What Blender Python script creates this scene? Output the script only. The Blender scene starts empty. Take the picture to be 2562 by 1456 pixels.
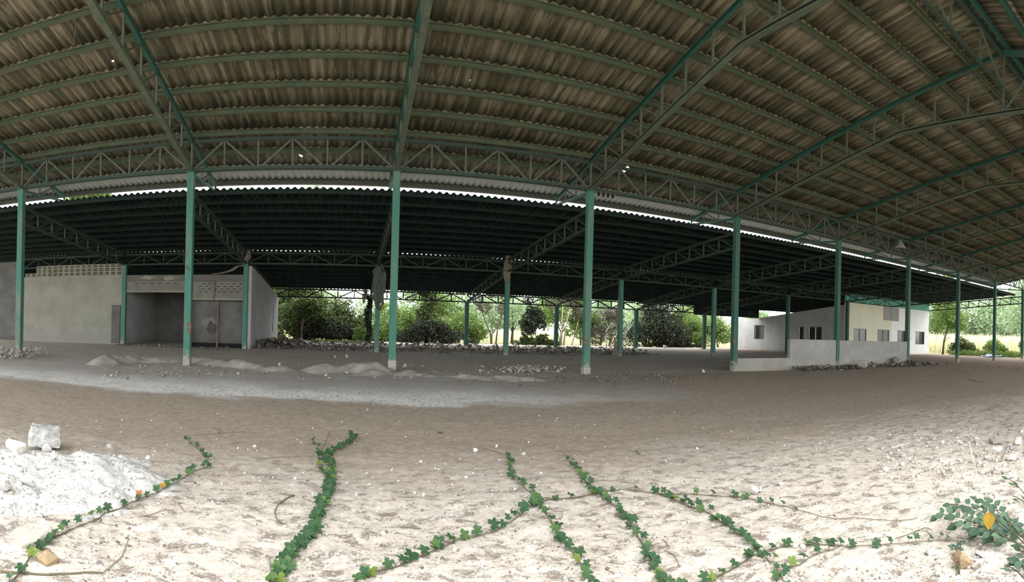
import bpy, bmesh, math, random
import numpy as np
from mathutils import Vector, Matrix, noise as mnoise

sc = bpy.context.scene
COL = sc.collection
PI = math.pi

# ------------------------------------------------------------------ camera (cylindrical sweep panorama)
FPX, CXP, CYP = 1378.92, 874.19, 829.68
RX, RY = -0.0052, 0.0259
EYE = 1.6
_cx, _sx, _cy, _sy = math.cos(RX), math.sin(RX), math.cos(RY), math.sin(RY)
RIGHT = Vector((_cy, 0, _sy)); FWD = Vector((-_sx * _sy, _cx, _sx * _cy)); UPV = Vector((-_cx * _sy, -_sx, _cx * _cy))
cam_d = bpy.data.cameras.new('panorama_camera')
cam_d.type = 'PANO'
cam_d.panorama_type = 'CENTRAL_CYLINDRICAL'
cam_d.central_cylindrical_range_u_min = (0 - CXP) / FPX
cam_d.central_cylindrical_range_u_max = (2562 - CXP) / FPX
cam_d.central_cylindrical_range_v_min = (CYP - 1456) / FPX
cam_d.central_cylindrical_range_v_max = CYP / FPX
cam_d.central_cylindrical_radius = 1.0
cam_d.clip_start = 0.05; cam_d.clip_end = 1000
cam = bpy.data.objects.new('panorama_camera', cam_d)
COL.objects.link(cam)
M = Matrix.Identity(4)
for r in range(3):
    M[r][0] = RIGHT[r]; M[r][1] = UPV[r]; M[r][2] = -FWD[r]
M[2][3] = EYE
cam.matrix_world = M
sc.camera = cam


def ray(px, py):
    th = (px - CXP) / FPX; v = (CYP - py) / FPX
    return RIGHT * math.sin(th) + FWD * math.cos(th) + UPV * v


def gz(x, y):
    """ground height"""
    return 0.0205 * max(0.0, min(y, 41.0) - 8.0)


def at(px, py, lift=0.0):
    """the point of the ground seen at a pixel of the photograph"""
    d = ray(px, py); z = 0.0
    for _ in range(12):
        t = (z - EYE) / d.z
        z = gz(d.x * t, d.y * t)
    return Vector((d.x * t, d.y * t, z + lift))


def at_y(px, py, Y):
    d = ray(px, py); t = Y / d.y
    return Vector((d.x * t, Y, EYE + d.z * t))


# ------------------------------------------------------------------ tagging
def tag(o, label=None, cat=None, group=None, kind=None):
    if label: o['label'] = label
    if cat: o['category'] = cat
    if group: o['group'] = group
    if kind: o['kind'] = kind
    return o


def empty(name, loc=(0, 0, 0), rz=0.0, label=None, cat=None, group=None, kind='thing'):
    o = bpy.data.objects.new(name, None); COL.objects.link(o)
    o.location = loc; o.rotation_euler = (0, 0, rz); o.empty_display_size = 0.2
    return tag(o, label, cat, group, kind)


def kids(o):
    return list(CH.get(o.name, []))


CH = {}


def setparent(o, p):
    o.parent = p
    CH.setdefault(p.name, []).append(o)


def copy_tree(o, parent=None):
    c = o.copy(); COL.objects.link(c)
    if parent is not None: setparent(c, parent)
    for ch in kids(o): copy_tree(ch, c)
    return c


# ------------------------------------------------------------------ mesh collector
class MB:
    def __init__(s): s.v = []; s.f = []

    def add(s, vs, fs):
        b = len(s.v); s.v += [tuple(v) for v in vs]; s.f += [tuple(i + b for i in f) for f in fs]; return s

    def box(s, x0, x1, y0, y1, z0, z1):
        return s.add([(x0, y0, z0), (x1, y0, z0), (x1, y1, z0), (x0, y1, z0), (x0, y0, z1), (x1, y0, z1), (x1, y1, z1), (x0, y1, z1)],
                     [(3, 2, 1, 0), (4, 5, 6, 7), (0, 1, 5, 4), (1, 2, 6, 5), (2, 3, 7, 6), (3, 0, 4, 7)])

    def bar(s, p, q, w, h, up=(0, 0, 1)):
        p, q = Vector(p), Vector(q); d = (q - p).normalized(); u = Vector(up)
        side = d.cross(u)
        if side.length < 1e-4: side = d.cross(Vector((0, 1, 0)))
        side.normalize(); u = side.cross(d).normalized()
        vs = []
        for c in (p, q):
            for a, b in ((-1, -1), (1, -1), (1, 1), (-1, 1)):
                vs.append(c + side * (a * w / 2) + u * (b * h / 2))
        return s.add(vs, [(3, 2, 1, 0), (4, 5, 6, 7), (0, 1, 5, 4), (1, 2, 6, 5), (2, 3, 7, 6), (3, 0, 4, 7)])

    def angle(s, p, q, w, t=0.008, up=(0, 0, 1)):
        """an L section: two thin flanges"""
        p, q = Vector(p), Vector(q); d = (q - p).normalized(); u = Vector(up)
        side = d.cross(u)
        if side.length < 1e-4: side = d.cross(Vector((0, 1, 0)))
        side.normalize(); u = side.cross(d).normalized()
        s.bar(p + u * (w / 2 - t / 2), q + u * (w / 2 - t / 2), w, t, up)
        return s.bar(p - side * (w / 2 - t / 2), q - side * (w / 2 - t / 2), t, w, up)

    def prism(s, prof, p, q, up=(0, 0, 1)):
        """closed profile [(a, b)] swept from p to q; a = sideways, b = up"""
        p, q = Vector(p), Vector(q); d = (q - p).normalized(); u = Vector(up)
        side = d.cross(u).normalized(); u = side.cross(d).normalized(); n = len(prof)
        vs = [c + side * a + u * b for c in (p, q) for a, b in prof]
        fs = [(i, (i + 1) % n, n + (i + 1) % n, n + i) for i in range(n)]
        return s.add(vs, fs + [tuple(range(n))[::-1], tuple(range(n, 2 * n))])

    def channel(s, p, q, h, w, t=0.006, lip=0.02, up=(0, 0, 1)):
        prof = [(-w / 2, -h / 2), (w / 2, -h / 2), (w / 2, -h / 2 + lip), (w / 2 - t, -h / 2 + lip), (w / 2 - t, -h / 2 + t), (-w / 2 + t, -h / 2 + t),
                (-w / 2 + t, h / 2 - t), (w / 2 - t, h / 2 - t), (w / 2 - t, h / 2 - lip), (w / 2, h / 2 - lip), (w / 2, h / 2), (-w / 2, h / 2)]
        return s.prism(prof, p, q, up)

    def tube(s, pts, r, n=6, caps=True):
        pts = [Vector(p) for p in pts]; m = len(pts)
        rr = r if isinstance(r, (list, tuple)) else [r] * m
        vs = []
        for i, p in enumerate(pts):
            d = (pts[min(i + 1, m - 1)] - pts[max(i - 1, 0)])
            d = d.normalized() if d.length > 1e-9 else Vector((0, 0, 1))
            a = d.cross(Vector((0.13, 0.31, 0.94)))
            if a.length < 1e-3: a = d.cross(Vector((1, 0, 0)))
            a.normalize(); b = d.cross(a)
            for k in range(n):
                t = 2 * PI * k / n
                vs.append(p + (a * math.cos(t) + b * math.sin(t)) * rr[i])
        fs = [(i * n + k, i * n + (k + 1) % n, (i + 1) * n + (k + 1) % n, (i + 1) * n + k) for i in range(m - 1) for k in range(n)]
        if caps: fs += [tuple(range(n))[::-1], tuple(range((m - 1) * n, m * n))]
        return s.add(vs, fs)

    def build(s, name, mat, parent=None, smooth=False):
        me = bpy.data.meshes.new(name); me.from_pydata(s.v, [], s.f); me.update()
        o = bpy.data.objects.new(name, me); COL.objects.link(o)
        if mat: me.materials.append(mat)
        if smooth: me.polygons.foreach_set('use_smooth', [True] * len(me.polygons))
        if parent is not None: setparent(o, parent)
        return o


def mesh_np(name, V, F, mat, parent=None, smooth=False):
    """V (n,3), F (m,k) arrays"""
    me = bpy.data.meshes.new(name); n, k = F.shape
    me.vertices.add(len(V)); me.vertices.foreach_set('co', np.asarray(V, np.float32).ravel())
    me.loops.add(n * k); me.loops.foreach_set('vertex_index', F.astype(np.int32).ravel())
    me.polygons.add(n); me.polygons.foreach_set('loop_start', np.arange(0, n * k, k, dtype=np.int32))
    me.update(calc_edges=True); me.validate()
    if smooth: me.polygons.foreach_set('use_smooth', np.ones(n, bool))
    o = bpy.data.objects.new(name, me); COL.objects.link(o)
    if mat: me.materials.append(mat)
    if parent is not None: setparent(o, parent)
    return o


# ------------------------------------------------------------------ materials
class NT:
    def __init__(s, name):
        s.m = bpy.data.materials.new(name); s.m.use_nodes = True
        s.t = s.m.node_tree; s.t.nodes.clear()
        s.out = s.t.nodes.new('ShaderNodeOutputMaterial')

    def n(s, kind, **kw):
        nd = s.t.nodes.new('ShaderNode' + kind)
        for k, v in kw.items():
            if k == 'inp':
                for i, x in v.items(): s.set(nd.inputs[i], x)
            else: setattr(nd, k, v)
        return nd

    def set(s, sock, x):
        if hasattr(x, 'is_output') or isinstance(x, bpy.types.NodeSocket): s.t.links.new(x, sock)
        elif isinstance(x, (tuple, list)) and len(x) == 3 and sock.type == 'RGBA': sock.default_value = (*x, 1)
        else: sock.default_value = x

    def coord(s, which='Object'): return s.n('TexCoord').outputs[which]
    def pos(s): return s.n('NewGeometry').outputs['Position']
    def map(s, v, scale=(1, 1, 1), loc=(0, 0, 0)):
        return s.n('Mapping', inp={'Vector': v, 'Scale': scale, 'Location': loc}).outputs[0]

    def noise(s, v, scale, detail=4, rough=0.6, dist=0.0):
        return s.n('TexNoise', inp={'Vector': v, 'Scale': scale, 'Detail': detail, 'Roughness': rough, 'Distortion': dist}).outputs['Fac']

    def math(s, op, a, b=0.0, c=0.0, clamp=False):
        return s.n('Math', operation=op, use_clamp=clamp, inp={0: a, 1: b, 2: c}).outputs[0]

    def ramp(s, f, stops):
        nd = s.n('ValToRGB'); e = nd.color_ramp.elements
        while len(e) < len(stops): e.new(0.5)
        for el, (p, c) in zip(e, stops):
            el.position = p; el.color = (*c, 1) if len(c) == 3 else c
        s.set(nd.inputs[0], f); return nd.outputs[0]

    def step(s, f, a, b):
        return s.n('MapRange', interpolation_type='SMOOTHSTEP', inp={0: f, 1: a, 2: b, 3: 0.0, 4: 1.0}).outputs[0]

    def mix(s, f, a, b, blend='MIX'):
        nd = s.n('Mix', data_type='RGBA', blend_type=blend)
        s.set(nd.inputs[0], f); s.set(nd.inputs[6], a); s.set(nd.inputs[7], b)
        return nd.outputs[2]

    def sep(s, v):
        nd = s.n('SeparateXYZ', inp={0: v}); return nd.outputs[0], nd.outputs[1], nd.outputs[2]

    def done(s, col, rough=0.85, bump=None, bstr=0.3, bdist=0.01, spec=0.25, metal=0.0):
        p = s.n('BsdfPrincipled', inp={'Base Color': col, 'Roughness': rough, 'Metallic': metal, 'Specular IOR Level': spec})
        if bump is not None:
            b = s.n('Bump', inp={'Height': bump, 'Strength': bstr, 'Distance': bdist})
            s.t.links.new(b.outputs[0], p.inputs['Normal'])
        s.t.links.new(p.outputs[0], s.out.inputs[0]); return s.m


def plain(name, c, rough=0.85, var=0.25, scale=8, c2=None, spec=0.25, stretch=(1, 1, 1), metal=0.0):
    n = NT(name); v = n.map(n.coord(), stretch)
    f = n.noise(v, scale, 6, 0.65)
    c2 = c2 or tuple(x * (1 - var) for x in c)
    col = n.ramp(f, [(0.32, c), (0.68, c2)])
    return n.done(col, rough, f, 0.15, 0.005, spec, metal)


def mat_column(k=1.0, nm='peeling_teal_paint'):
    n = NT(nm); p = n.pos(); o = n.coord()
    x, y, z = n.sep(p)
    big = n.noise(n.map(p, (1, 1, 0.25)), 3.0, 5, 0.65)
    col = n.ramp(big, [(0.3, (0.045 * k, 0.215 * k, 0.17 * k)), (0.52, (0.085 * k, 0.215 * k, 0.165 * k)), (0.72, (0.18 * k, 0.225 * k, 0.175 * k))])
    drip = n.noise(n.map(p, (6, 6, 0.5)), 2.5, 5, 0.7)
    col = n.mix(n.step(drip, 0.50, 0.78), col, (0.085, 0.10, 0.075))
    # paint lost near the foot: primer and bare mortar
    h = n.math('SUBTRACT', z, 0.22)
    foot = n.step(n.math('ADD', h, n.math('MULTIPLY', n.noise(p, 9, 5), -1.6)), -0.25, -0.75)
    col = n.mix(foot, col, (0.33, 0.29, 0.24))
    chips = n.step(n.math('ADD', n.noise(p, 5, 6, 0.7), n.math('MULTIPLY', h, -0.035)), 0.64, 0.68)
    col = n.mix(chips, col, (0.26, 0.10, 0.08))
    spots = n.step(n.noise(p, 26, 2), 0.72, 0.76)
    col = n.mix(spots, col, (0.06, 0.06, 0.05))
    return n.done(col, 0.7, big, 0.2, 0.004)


def mat_sheet(name, cA, cB, cC, moss, y_ref, step, sheet=0.5, eave=False):
    n = NT(name); p = n.pos(); x, y, z = n.sep(p)
    ix = n.math('FLOOR', n.math('DIVIDE', x, sheet)); iy = n.math('FLOOR', n.math('DIVIDE', n.math('SUBTRACT', y, y_ref), step))
    cell = n.n('CombineXYZ', inp={0: ix, 1: iy, 2: 3.7}).outputs[0]
    w = n.n('TexWhiteNoise', noise_dimensions='3D', inp={'Vector': cell}).outputs['Value']
    col = n.ramp(w, [(0.0, cA), (0.5, cB), (1.0, cC)])
    hx = n.math('FLOOR', n.math('DIVIDE', n.math('ADD', x, n.math('MULTIPLY', n.noise(n.map(p, (3, 2, 1)), 2.0, 3), 0.06)), 0.125))
    strip = n.n('TexWhiteNoise', noise_dimensions='3D', inp={'Vector': n.n('CombineXYZ', inp={0: hx, 1: iy, 2: 1.3}).outputs[0]}).outputs['Value']
    col = n.mix(n.math('MULTIPLY', n.step(strip, 0.35, 0.75), 0.75), col, tuple(c * 0.52 for c in cA))
    col = n.mix(n.math('MULTIPLY', n.step(strip, 0.22, 0.10), 0.55), col, tuple(c * 1.35 for c in cC))
    streak = n.noise(n.map(p, (9, 0.5, 1)), 1.4, 6, 0.7)
    col = n.mix(n.step(streak, 0.42, 0.7), col, moss)
    ridge = n.step(n.noise(n.map(p, (7.7, 0.9, 1), (3, 9, 1)), 1.0, 3, 0.6), 0.55, 0.62)
    col = n.mix(n.math('MULTIPLY', ridge, 0.55), col, tuple(c * 1.45 for c in cB))
    blot = n.noise(p, 0.6, 3, 0.6)
    col = n.mix(n.math('MULTIPLY', n.step(blot, 0.5, 0.75), 0.5), col, tuple(c * 0.6 for c in moss))
    if eave: col = n.mix(n.math('GREATER_THAN', y, 20.36), col, n.mix(n.math('MULTIPLY', strip, 0.5), (0.34, 0.345, 0.295), (0.26, 0.262, 0.22)))
    # the weathered upper face of the sheets is paler than the underside
    nz = n.sep(n.n('NewGeometry').outputs['True Normal'])[2]
    col = n.mix(n.math('GREATER_THAN', nz, 0.3), col, (0.36, 0.35, 0.32))
    return n.done(col, 0.92, n.noise(p, 30, 3), 0.15, 0.004, 0.15)


def mat_floor():
    n = NT('dusty_soil'); p = n.pos(); x, y, z = n.sep(p)
    warp = n.noise(n.map(p, (0.5, 0.5, 1)), 1.0, 5, 0.62)
    wv = n.math('MULTIPLY', n.math('SUBTRACT', warp, 0.5), 3.2)
    yw = n.math('ADD', y, wv)
    fine = n.noise(p, 9, 8, 0.72)
    mid = n.noise(n.map(p, (0.8, 1.6, 1)), 1.6, 6, 0.6)
    grain = n.noise(p, 60, 4, 0.7)
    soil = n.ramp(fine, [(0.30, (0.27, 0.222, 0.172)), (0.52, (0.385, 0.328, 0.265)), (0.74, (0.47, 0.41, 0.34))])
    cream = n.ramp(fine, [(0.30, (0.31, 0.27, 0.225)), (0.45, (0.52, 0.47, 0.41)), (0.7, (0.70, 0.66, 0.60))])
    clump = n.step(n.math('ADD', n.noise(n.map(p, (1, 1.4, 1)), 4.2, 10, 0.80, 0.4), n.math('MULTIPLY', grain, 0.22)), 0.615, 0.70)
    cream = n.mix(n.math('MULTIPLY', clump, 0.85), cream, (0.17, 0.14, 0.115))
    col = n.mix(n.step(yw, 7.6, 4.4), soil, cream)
    # pale powder spilt along the wheel tracks on the left
    powder_y = n.math('MULTIPLY', n.step(n.math('ADD', yw, n.math('MULTIPLY', x, 0.06)), 11.2, 11.9), n.step(n.math('ADD', yw, n.math('MULTIPLY', x, 0.06)), 14.6, 12.2))
    left = n.step(n.math('ADD', x, n.math('MULTIPLY', wv, 2.0)), 9.0, 1.0)
    tread = n.noise(n.map(p, (5, 1.2, 1)), 3.0, 5, 0.7)
    pw = n.math('MULTIPLY', n.math('MULTIPLY', powder_y, left), n.step(tread, 0.30, 0.55))
    grey = n.ramp(mid, [(0.3, (0.37, 0.355, 0.325)), (0.7, (0.48, 0.46, 0.425))])
    gy = n.math('MULTIPLY', n.step(n.math('ADD', yw, n.math('MULTIPLY', x, 0.03)), 11.0, 12.0), n.step(n.math('ADD', x, n.math('MULTIPLY', wv, 2.5)), 11.0, 4.0))
    gy = n.math('MULTIPLY', gy, n.step(y, 20.5, 18.5))
    col = n.mix(n.math('MULTIPLY', gy, 0.85), col, grey)
    col = n.mix(n.math('MULTIPLY', pw, 0.9), col, (0.80, 0.79, 0.765))
    # old screed under the rear roofs
    slab = n.ramp(n.noise(n.map(p, (0.6, 2.2, 1)), 1.7, 7, 0.65), [(0.3, (0.36, 0.325, 0.275)), (0.6, (0.48, 0.44, 0.375)), (0.8, (0.54, 0.50, 0.43))])
    col = n.mix(n.step(n.math('ADD', y, n.math('MULTIPLY', wv, 0.25)), 17.3, 18.3), col, slab)
    # brown leaf dirt on the right end
    col = n.mix(n.math('MULTIPLY', n.step(n.math('ADD', x, wv), 24, 34), 0.6), col, (0.30, 0.20, 0.145))
    dirt = n.step(n.noise(n.map(p, (1.2, 3.2, 1)), 1.3, 8, 0.7), 0.60, 0.70)
    col = n.mix(n.math('MULTIPLY', dirt, 0.42), col, (0.115, 0.098, 0.08))
    white = n.step(grain, 0.72, 0.76)
    col = n.mix(n.math('MULTIPLY', white, 0.5), col, (0.78, 0.76, 0.70))
    hgt = n.math('ADD', n.math('MULTIPLY', fine, 1.0), n.math('MULTIPLY', grain, 0.35))
    return n.done(col, 0.95, hgt, 0.55, 0.03, 0.1)


def mat_plaster(name, base, dirty, low=(0.24, 0.23, 0.215), z0=0.5, z1=1.1, streaks=0.5):
    n = NT(name); p = n.pos(); x, y, z = n.sep(p)
    a = n.noise(p, 1.1, 6, 0.65)
    col = n.ramp(a, [(0.3, base), (0.72, dirty)])
    st = n.noise(n.map(p, (5, 5, 0.22)), 1.6, 6, 0.7)
    col = n.mix(n.math('MULTIPLY', n.step(st, 0.52, 0.75), streaks), col, dirty)
    foot = n.step(n.math('ADD', z, n.math('MULTIPLY', n.noise(p, 2.5, 5), -0.7)), z1 - 0.35, z0 - 0.35)
    col = n.mix(n.math('MULTIPLY', foot, 0.7), col, low)
    return n.done(col, 0.92, n.noise(p, 14, 5), 0.15, 0.006, 0.15)


def mat_leaf(name, stops, trans=0.35, rough=0.6):
    n = NT(name); g = n.n('NewGeometry')
    col = n.ramp(g.outputs['Random Per Island'], stops)
    d = n.n('BsdfPrincipled', inp={'Base Color': col, 'Roughness': rough, 'Specular IOR Level': 0.25})
    t = n.n('BsdfTranslucent', inp={'Color': col})
    mx = n.n('MixShader', inp={0: trans, 1: d.outputs[0], 2: t.outputs[0]})
    n.t.links.new(mx.outputs[0], n.out.inputs[0]); return n.m


def mat_rubble(name, cols):
    n = NT(name); g = n.n('NewGeometry'); p = n.pos()
    col = n.ramp(g.outputs['Random Per Island'], cols)
    f = n.noise(p, 22, 5, 0.7)
    col = n.mix(n.math('MULTIPLY', n.step(f, 0.5, 0.75), 0.45), col, tuple(c * 0.55 for c in cols[0][1]))
    return n.done(col, 0.95, f, 0.4, 0.01, 0.1)


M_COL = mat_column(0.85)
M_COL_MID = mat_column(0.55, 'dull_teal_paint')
M_COL_BACKLIT = mat_column(0.4, 'backlit_green_paint')  # post paint darkened to stand in for backlight on the rear posts
M_TEAL = plain('teal_steel_paint', (0.022, 0.115, 0.09), 0.65, c2=(0.06, 0.115, 0.085), scale=3)
M_DUSTY = plain('dusty_steel', (0.15, 0.165, 0.115), 0.8, c2=(0.08, 0.115, 0.085), scale=4)
M_WEB = plain('dusty_web_steel', (0.135, 0.145, 0.105), 0.8, c2=(0.08, 0.105, 0.08), scale=5)
M_PURLIN = plain('olive_purlin_paint', (0.125, 0.135, 0.085), 0.8, c2=(0.065, 0.10, 0.065), scale=1.3)
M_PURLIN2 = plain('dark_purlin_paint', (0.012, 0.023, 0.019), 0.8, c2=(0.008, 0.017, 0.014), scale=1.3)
M_GIRD = plain('grey_green_girder_paint', (0.05, 0.062, 0.048), 0.75, c2=(0.034, 0.066, 0.052), scale=2.2)
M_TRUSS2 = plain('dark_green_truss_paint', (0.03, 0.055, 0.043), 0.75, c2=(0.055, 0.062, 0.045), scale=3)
M_FASCIA = plain('weathered_fascia', (0.115, 0.12, 0.095), 0.85, scale=2, stretch=(0.3, 3, 3))
M_ROOF = mat_sheet('asbestos_cement_sheet', (0.165, 0.15, 0.098), (0.225, 0.20, 0.135), (0.275, 0.235, 0.165), (0.10, 0.098, 0.060), 18.0, 1.178, eave=True)
M_ROOF2 = mat_sheet('shaded_cement_sheet', (0.02, 0.031, 0.026), (0.028, 0.041, 0.034), (0.042, 0.053, 0.043), (0.015, 0.024, 0.02), 18.9, 1.16)  # gloom under the low roofs is put into the sheet colour
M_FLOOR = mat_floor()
M_WHITEWALL = mat_plaster('stained_white_plaster', (0.30, 0.295, 0.255), (0.215, 0.205, 0.165), z0=0.5, z1=1.3)
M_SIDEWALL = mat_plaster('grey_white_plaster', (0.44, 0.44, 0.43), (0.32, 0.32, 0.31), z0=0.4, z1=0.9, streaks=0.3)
M_OFFICE_W = mat_plaster('white_emulsion', (0.80, 0.80, 0.78), (0.72, 0.72, 0.69), (0.6, 0.58, 0.54), 0.4, 0.6, 0.2)
M_OFFICE_C = mat_plaster('cream_emulsion', (0.70, 0.69, 0.52), (0.62, 0.61, 0.46), (0.5, 0.48, 0.4), 0.4, 0.6, 0.2)
M_OFFICE_G = mat_plaster('green_emulsion', (0.16, 0.42, 0.32), (0.12, 0.34, 0.26), (0.1, 0.3, 0.2), 0.0, 0.1, 0.3)
M_MAUVE = mat_plaster('mauve_patch', (0.36, 0.31, 0.30), (0.31, 0.265, 0.26), (0.3, 0.27, 0.26), 0.0, 0.1, 0.3)
M_HALF = mat_plaster('half_wall_render', (0.37, 0.365, 0.345), (0.25, 0.245, 0.228), (0.31, 0.28, 0.235), 0.25, 0.6, 0.6)
M_GREYWALL = mat_plaster('dark_grey_render', (0.16, 0.155, 0.145), (0.085, 0.083, 0.078), (0.09, 0.087, 0.08), 0.5, 1.0, 0.5)  # dark grey tone with darker streaks and foot
M_LINTEL = mat_plaster('stained_lintel', (0.155, 0.145, 0.125), (0.10, 0.096, 0.085), (0.1, 0.1, 0.09), 0.0, 0.1, 0.5)
M_VENT = mat_plaster('cream_vent_block', (0.29, 0.28, 0.215), (0.20, 0.19, 0.14), (0.15, 0.15, 0.11), 0.0, 0.1, 0.6)
M_SHUTTER = plain('dusty_shutter_steel', (0.20, 0.19, 0.16), 0.6, c2=(0.13, 0.125, 0.11), scale=2)
M_BLACK = plain('black_void_paint', (0.012, 0.012, 0.012), 0.9)
M_BLACKGREEN = plain('black_green_steel', (0.010, 0.018, 0.014), 0.8, c2=(0.016, 0.022, 0.018), scale=4)  # near-black green tone for the rear girders
M_SOOT = plain('soot_stain', (0.05, 0.05, 0.047), 0.95, c2=(0.09, 0.088, 0.08), scale=5)
M_RUST = plain('rusted_steel', (0.13, 0.075, 0.05), 0.9, c2=(0.22, 0.16, 0.12), scale=12)
M_GLASS = plain('dusty_window_glass', (0.10, 0.105, 0.11), 0.25, c2=(0.14, 0.145, 0.15), scale=2, spec=0.5)
M_GLASSDARK = plain('dark_window_opening', (0.014, 0.017, 0.016), 0.4, scale=2)
M_ALU = plain('grey_window_frame', (0.16, 0.155, 0.15), 0.5)
M_RAG = plain('torn_dusty_cloth', (0.24, 0.205, 0.16), 0.95, c2=(0.11, 0.092, 0.075), scale=7)
M_NET = plain('dark_shade_netting', (0.045, 0.075, 0.055), 0.95, c2=(0.10, 0.095, 0.075), scale=6)
M_CONC = plain('pale_concrete', (0.56, 0.55, 0.53), 0.95, c2=(0.26, 0.255, 0.24), scale=9)
M_SLABM = plain('beige_mortar', (0.47, 0.43, 0.375), 0.95, c2=(0.33, 0.295, 0.255), scale=8)
M_CHALK = plain('chalky_stone', (0.62, 0.60, 0.55), 0.95, c2=(0.44, 0.42, 0.38), scale=9)
M_TAN = plain('tan_stone', (0.34, 0.255, 0.15), 0.9, c2=(0.20, 0.145, 0.09), scale=11)
M_BARK = plain('grey_bark', (0.115, 0.095, 0.07), 0.95, c2=(0.06, 0.05, 0.04), scale=9, stretch=(1, 1, 0.3))
M_PALEBARK = plain('bleached_branch', (0.36, 0.33, 0.295), 0.9, c2=(0.25, 0.225, 0.195), scale=9)
M_STEM = plain('vine_stem', (0.16, 0.125, 0.085), 0.85, c2=(0.10, 0.10, 0.05), scale=20)
M_STEMG = plain('green_stem', (0.07, 0.085, 0.045), 0.8, c2=(0.05, 0.05, 0.03), scale=20)
M_TWIG = plain('dry_twig', (0.34, 0.285, 0.215), 0.9, c2=(0.20, 0.165, 0.125), scale=20)
M_STRAW = plain('pale_straw', (0.78, 0.72, 0.58), 0.85, c2=(0.66, 0.6, 0.46), scale=20)
M_VINE = mat_leaf('vine_leaf', [(0.0, (0.026, 0.068, 0.028)), (0.7, (0.038, 0.088, 0.036)), (0.93, (0.065, 0.125, 0.04)), (1.0, (0.13, 0.18, 0.03))], 0.15)
M_WEED = mat_leaf('weed_leaf', [(0.0, (0.04, 0.075, 0.05)), (0.7, (0.065, 0.115, 0.07)), (1.0, (0.095, 0.16, 0.09))], 0.15)
M_YELLOW = mat_leaf('yellow_leaf', [(0.0, (0.34, 0.20, 0.02)), (1.0, (0.30, 0.185, 0.025))], 0.2)
M_ORANGE = mat_leaf('orange_leaf', [(0.0, (0.38, 0.15, 0.045)), (1.0, (0.32, 0.13, 0.04))], 0.2)
M_LF_MID = mat_leaf('mid_green_foliage', [(0.0, (0.020, 0.032, 0.011)), (0.5, (0.050, 0.078, 0.022)), (0.85, (0.10, 0.135, 0.04)), (1.0, (0.22, 0.27, 0.10))], 0.4)
M_LF_DARK = mat_leaf('dark_foliage', [(0.0, (0.009, 0.013, 0.008)), (0.6, (0.022, 0.030, 0.017)), (0.92, (0.06, 0.07, 0.036)), (1.0, (0.16, 0.175, 0.10))], 0.35)
M_LF_GREY = mat_leaf('grey_dry_foliage', [(0.0, (0.048, 0.046, 0.032)), (0.5, (0.096, 0.092, 0.064)), (1.0, (0.192, 0.184, 0.136))], 0.35)
M_LF_LIGHT = mat_leaf('light_green_foliage', [(0.0, (0.065, 0.115, 0.024)), (0.5, (0.125, 0.20, 0.045)), (1.0, (0.24, 0.32, 0.095))], 0.45)
M_LF_FAR = mat_leaf('hazy_far_foliage', [(0.0, (0.185, 0.27, 0.135)), (0.5, (0.30, 0.405, 0.22)), (1.0, (0.50, 0.59, 0.40))], 0.45)  # haze of distance is put into the leaf colour
M_GRASS = mat_leaf('ripe_grass', [(0.0, (0.42, 0.42, 0.20)), (0.5, (0.64, 0.61, 0.38)), (1.0, (0.82, 0.78, 0.60))], 0.4)
M_GROUND = plain('weedy_ground', (0.15, 0.17, 0.06), 0.95, c2=(0.24, 0.19, 0.11), scale=0.8)
M_RUB_GREY = mat_rubble('grey_rubble', [(0.0, (0.09, 0.08, 0.066)), (0.5, (0.15, 0.135, 0.112)), (1.0, (0.25, 0.23, 0.20))])
M_RUB_PALE = mat_rubble('pale_rubble', [(0.0, (0.26, 0.24, 0.20)), (0.5, (0.42, 0.40, 0.36)), (1.0, (0.70, 0.68, 0.63))])
M_PEB = mat_rubble('cream_pebble', [(0.0, (0.42, 0.37, 0.31)), (0.4, (0.72, 0.68, 0.60)), (1.0, (0.86, 0.83, 0.76))])
M_TARP = plain('blue_plastic_sheet', (0.06, 0.17, 0.42), 0.5, c2=(0.45, 0.52, 0.6), scale=1.5)
M_ASH = plain('white_ash', (0.68, 0.67, 0.65), 0.95, c2=(0.33, 0.32, 0.30), scale=13)
M_MOUND = plain('grey_dirt', (0.41, 0.39, 0.355), 0.95, c2=(0.25, 0.23, 0.20), scale=2.5)
M_SHADE = plain('enamel_lamp_shade', (0.15, 0.145, 0.11), 0.6, c2=(0.25, 0.24, 0.2), scale=4)
M_CERAMIC = plain('dark_insulator', (0.03, 0.025, 0.022), 0.3)

ORD = ['first', 'second', 'third', 'fourth', 'fifth', 'sixth', 'seventh', 'eighth', 'ninth', 'tenth', 'eleventh', 'twelfth', 'thirteenth', 'fourteenth']
BAY = 6.849
CX = lambda i: -12.28 + BAY * i

# ================================================================== GROUND
rng = np.random.default_rng(4)


_TAB = {}


def fbm(X, Y, seed=0, octaves=4, f0=1.0, gain=0.5):
    out = np.zeros_like(X); a = 1.0
    P = _TAB.get(seed)
    if P is None: P = _TAB[seed] = np.random.default_rng(seed).random((256, 256))
    f = f0
    for _ in range(octaves):
        x = X * f + 17.3; y = Y * f + 41.7
        xi = np.floor(x).astype(int); yi = np.floor(y).astype(int)
        u = x - xi; v = y - yi; u = u * u * (3 - 2 * u); v = v * v * (3 - 2 * v)
        g = lambda i, j: P[i % 256, j % 256]
        out += a * ((g(xi, yi) * (1 - u) + g(xi + 1, yi) * u) * (1 - v) + (g(xi, yi + 1) * (1 - u) + g(xi + 1, yi + 1) * u) * v - 0.5)
        a *= gain; f *= 2.03
    return out


def gz_np(X, Y): return 0.0205 * np.maximum(0, np.minimum(Y, 41) - 8)


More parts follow.
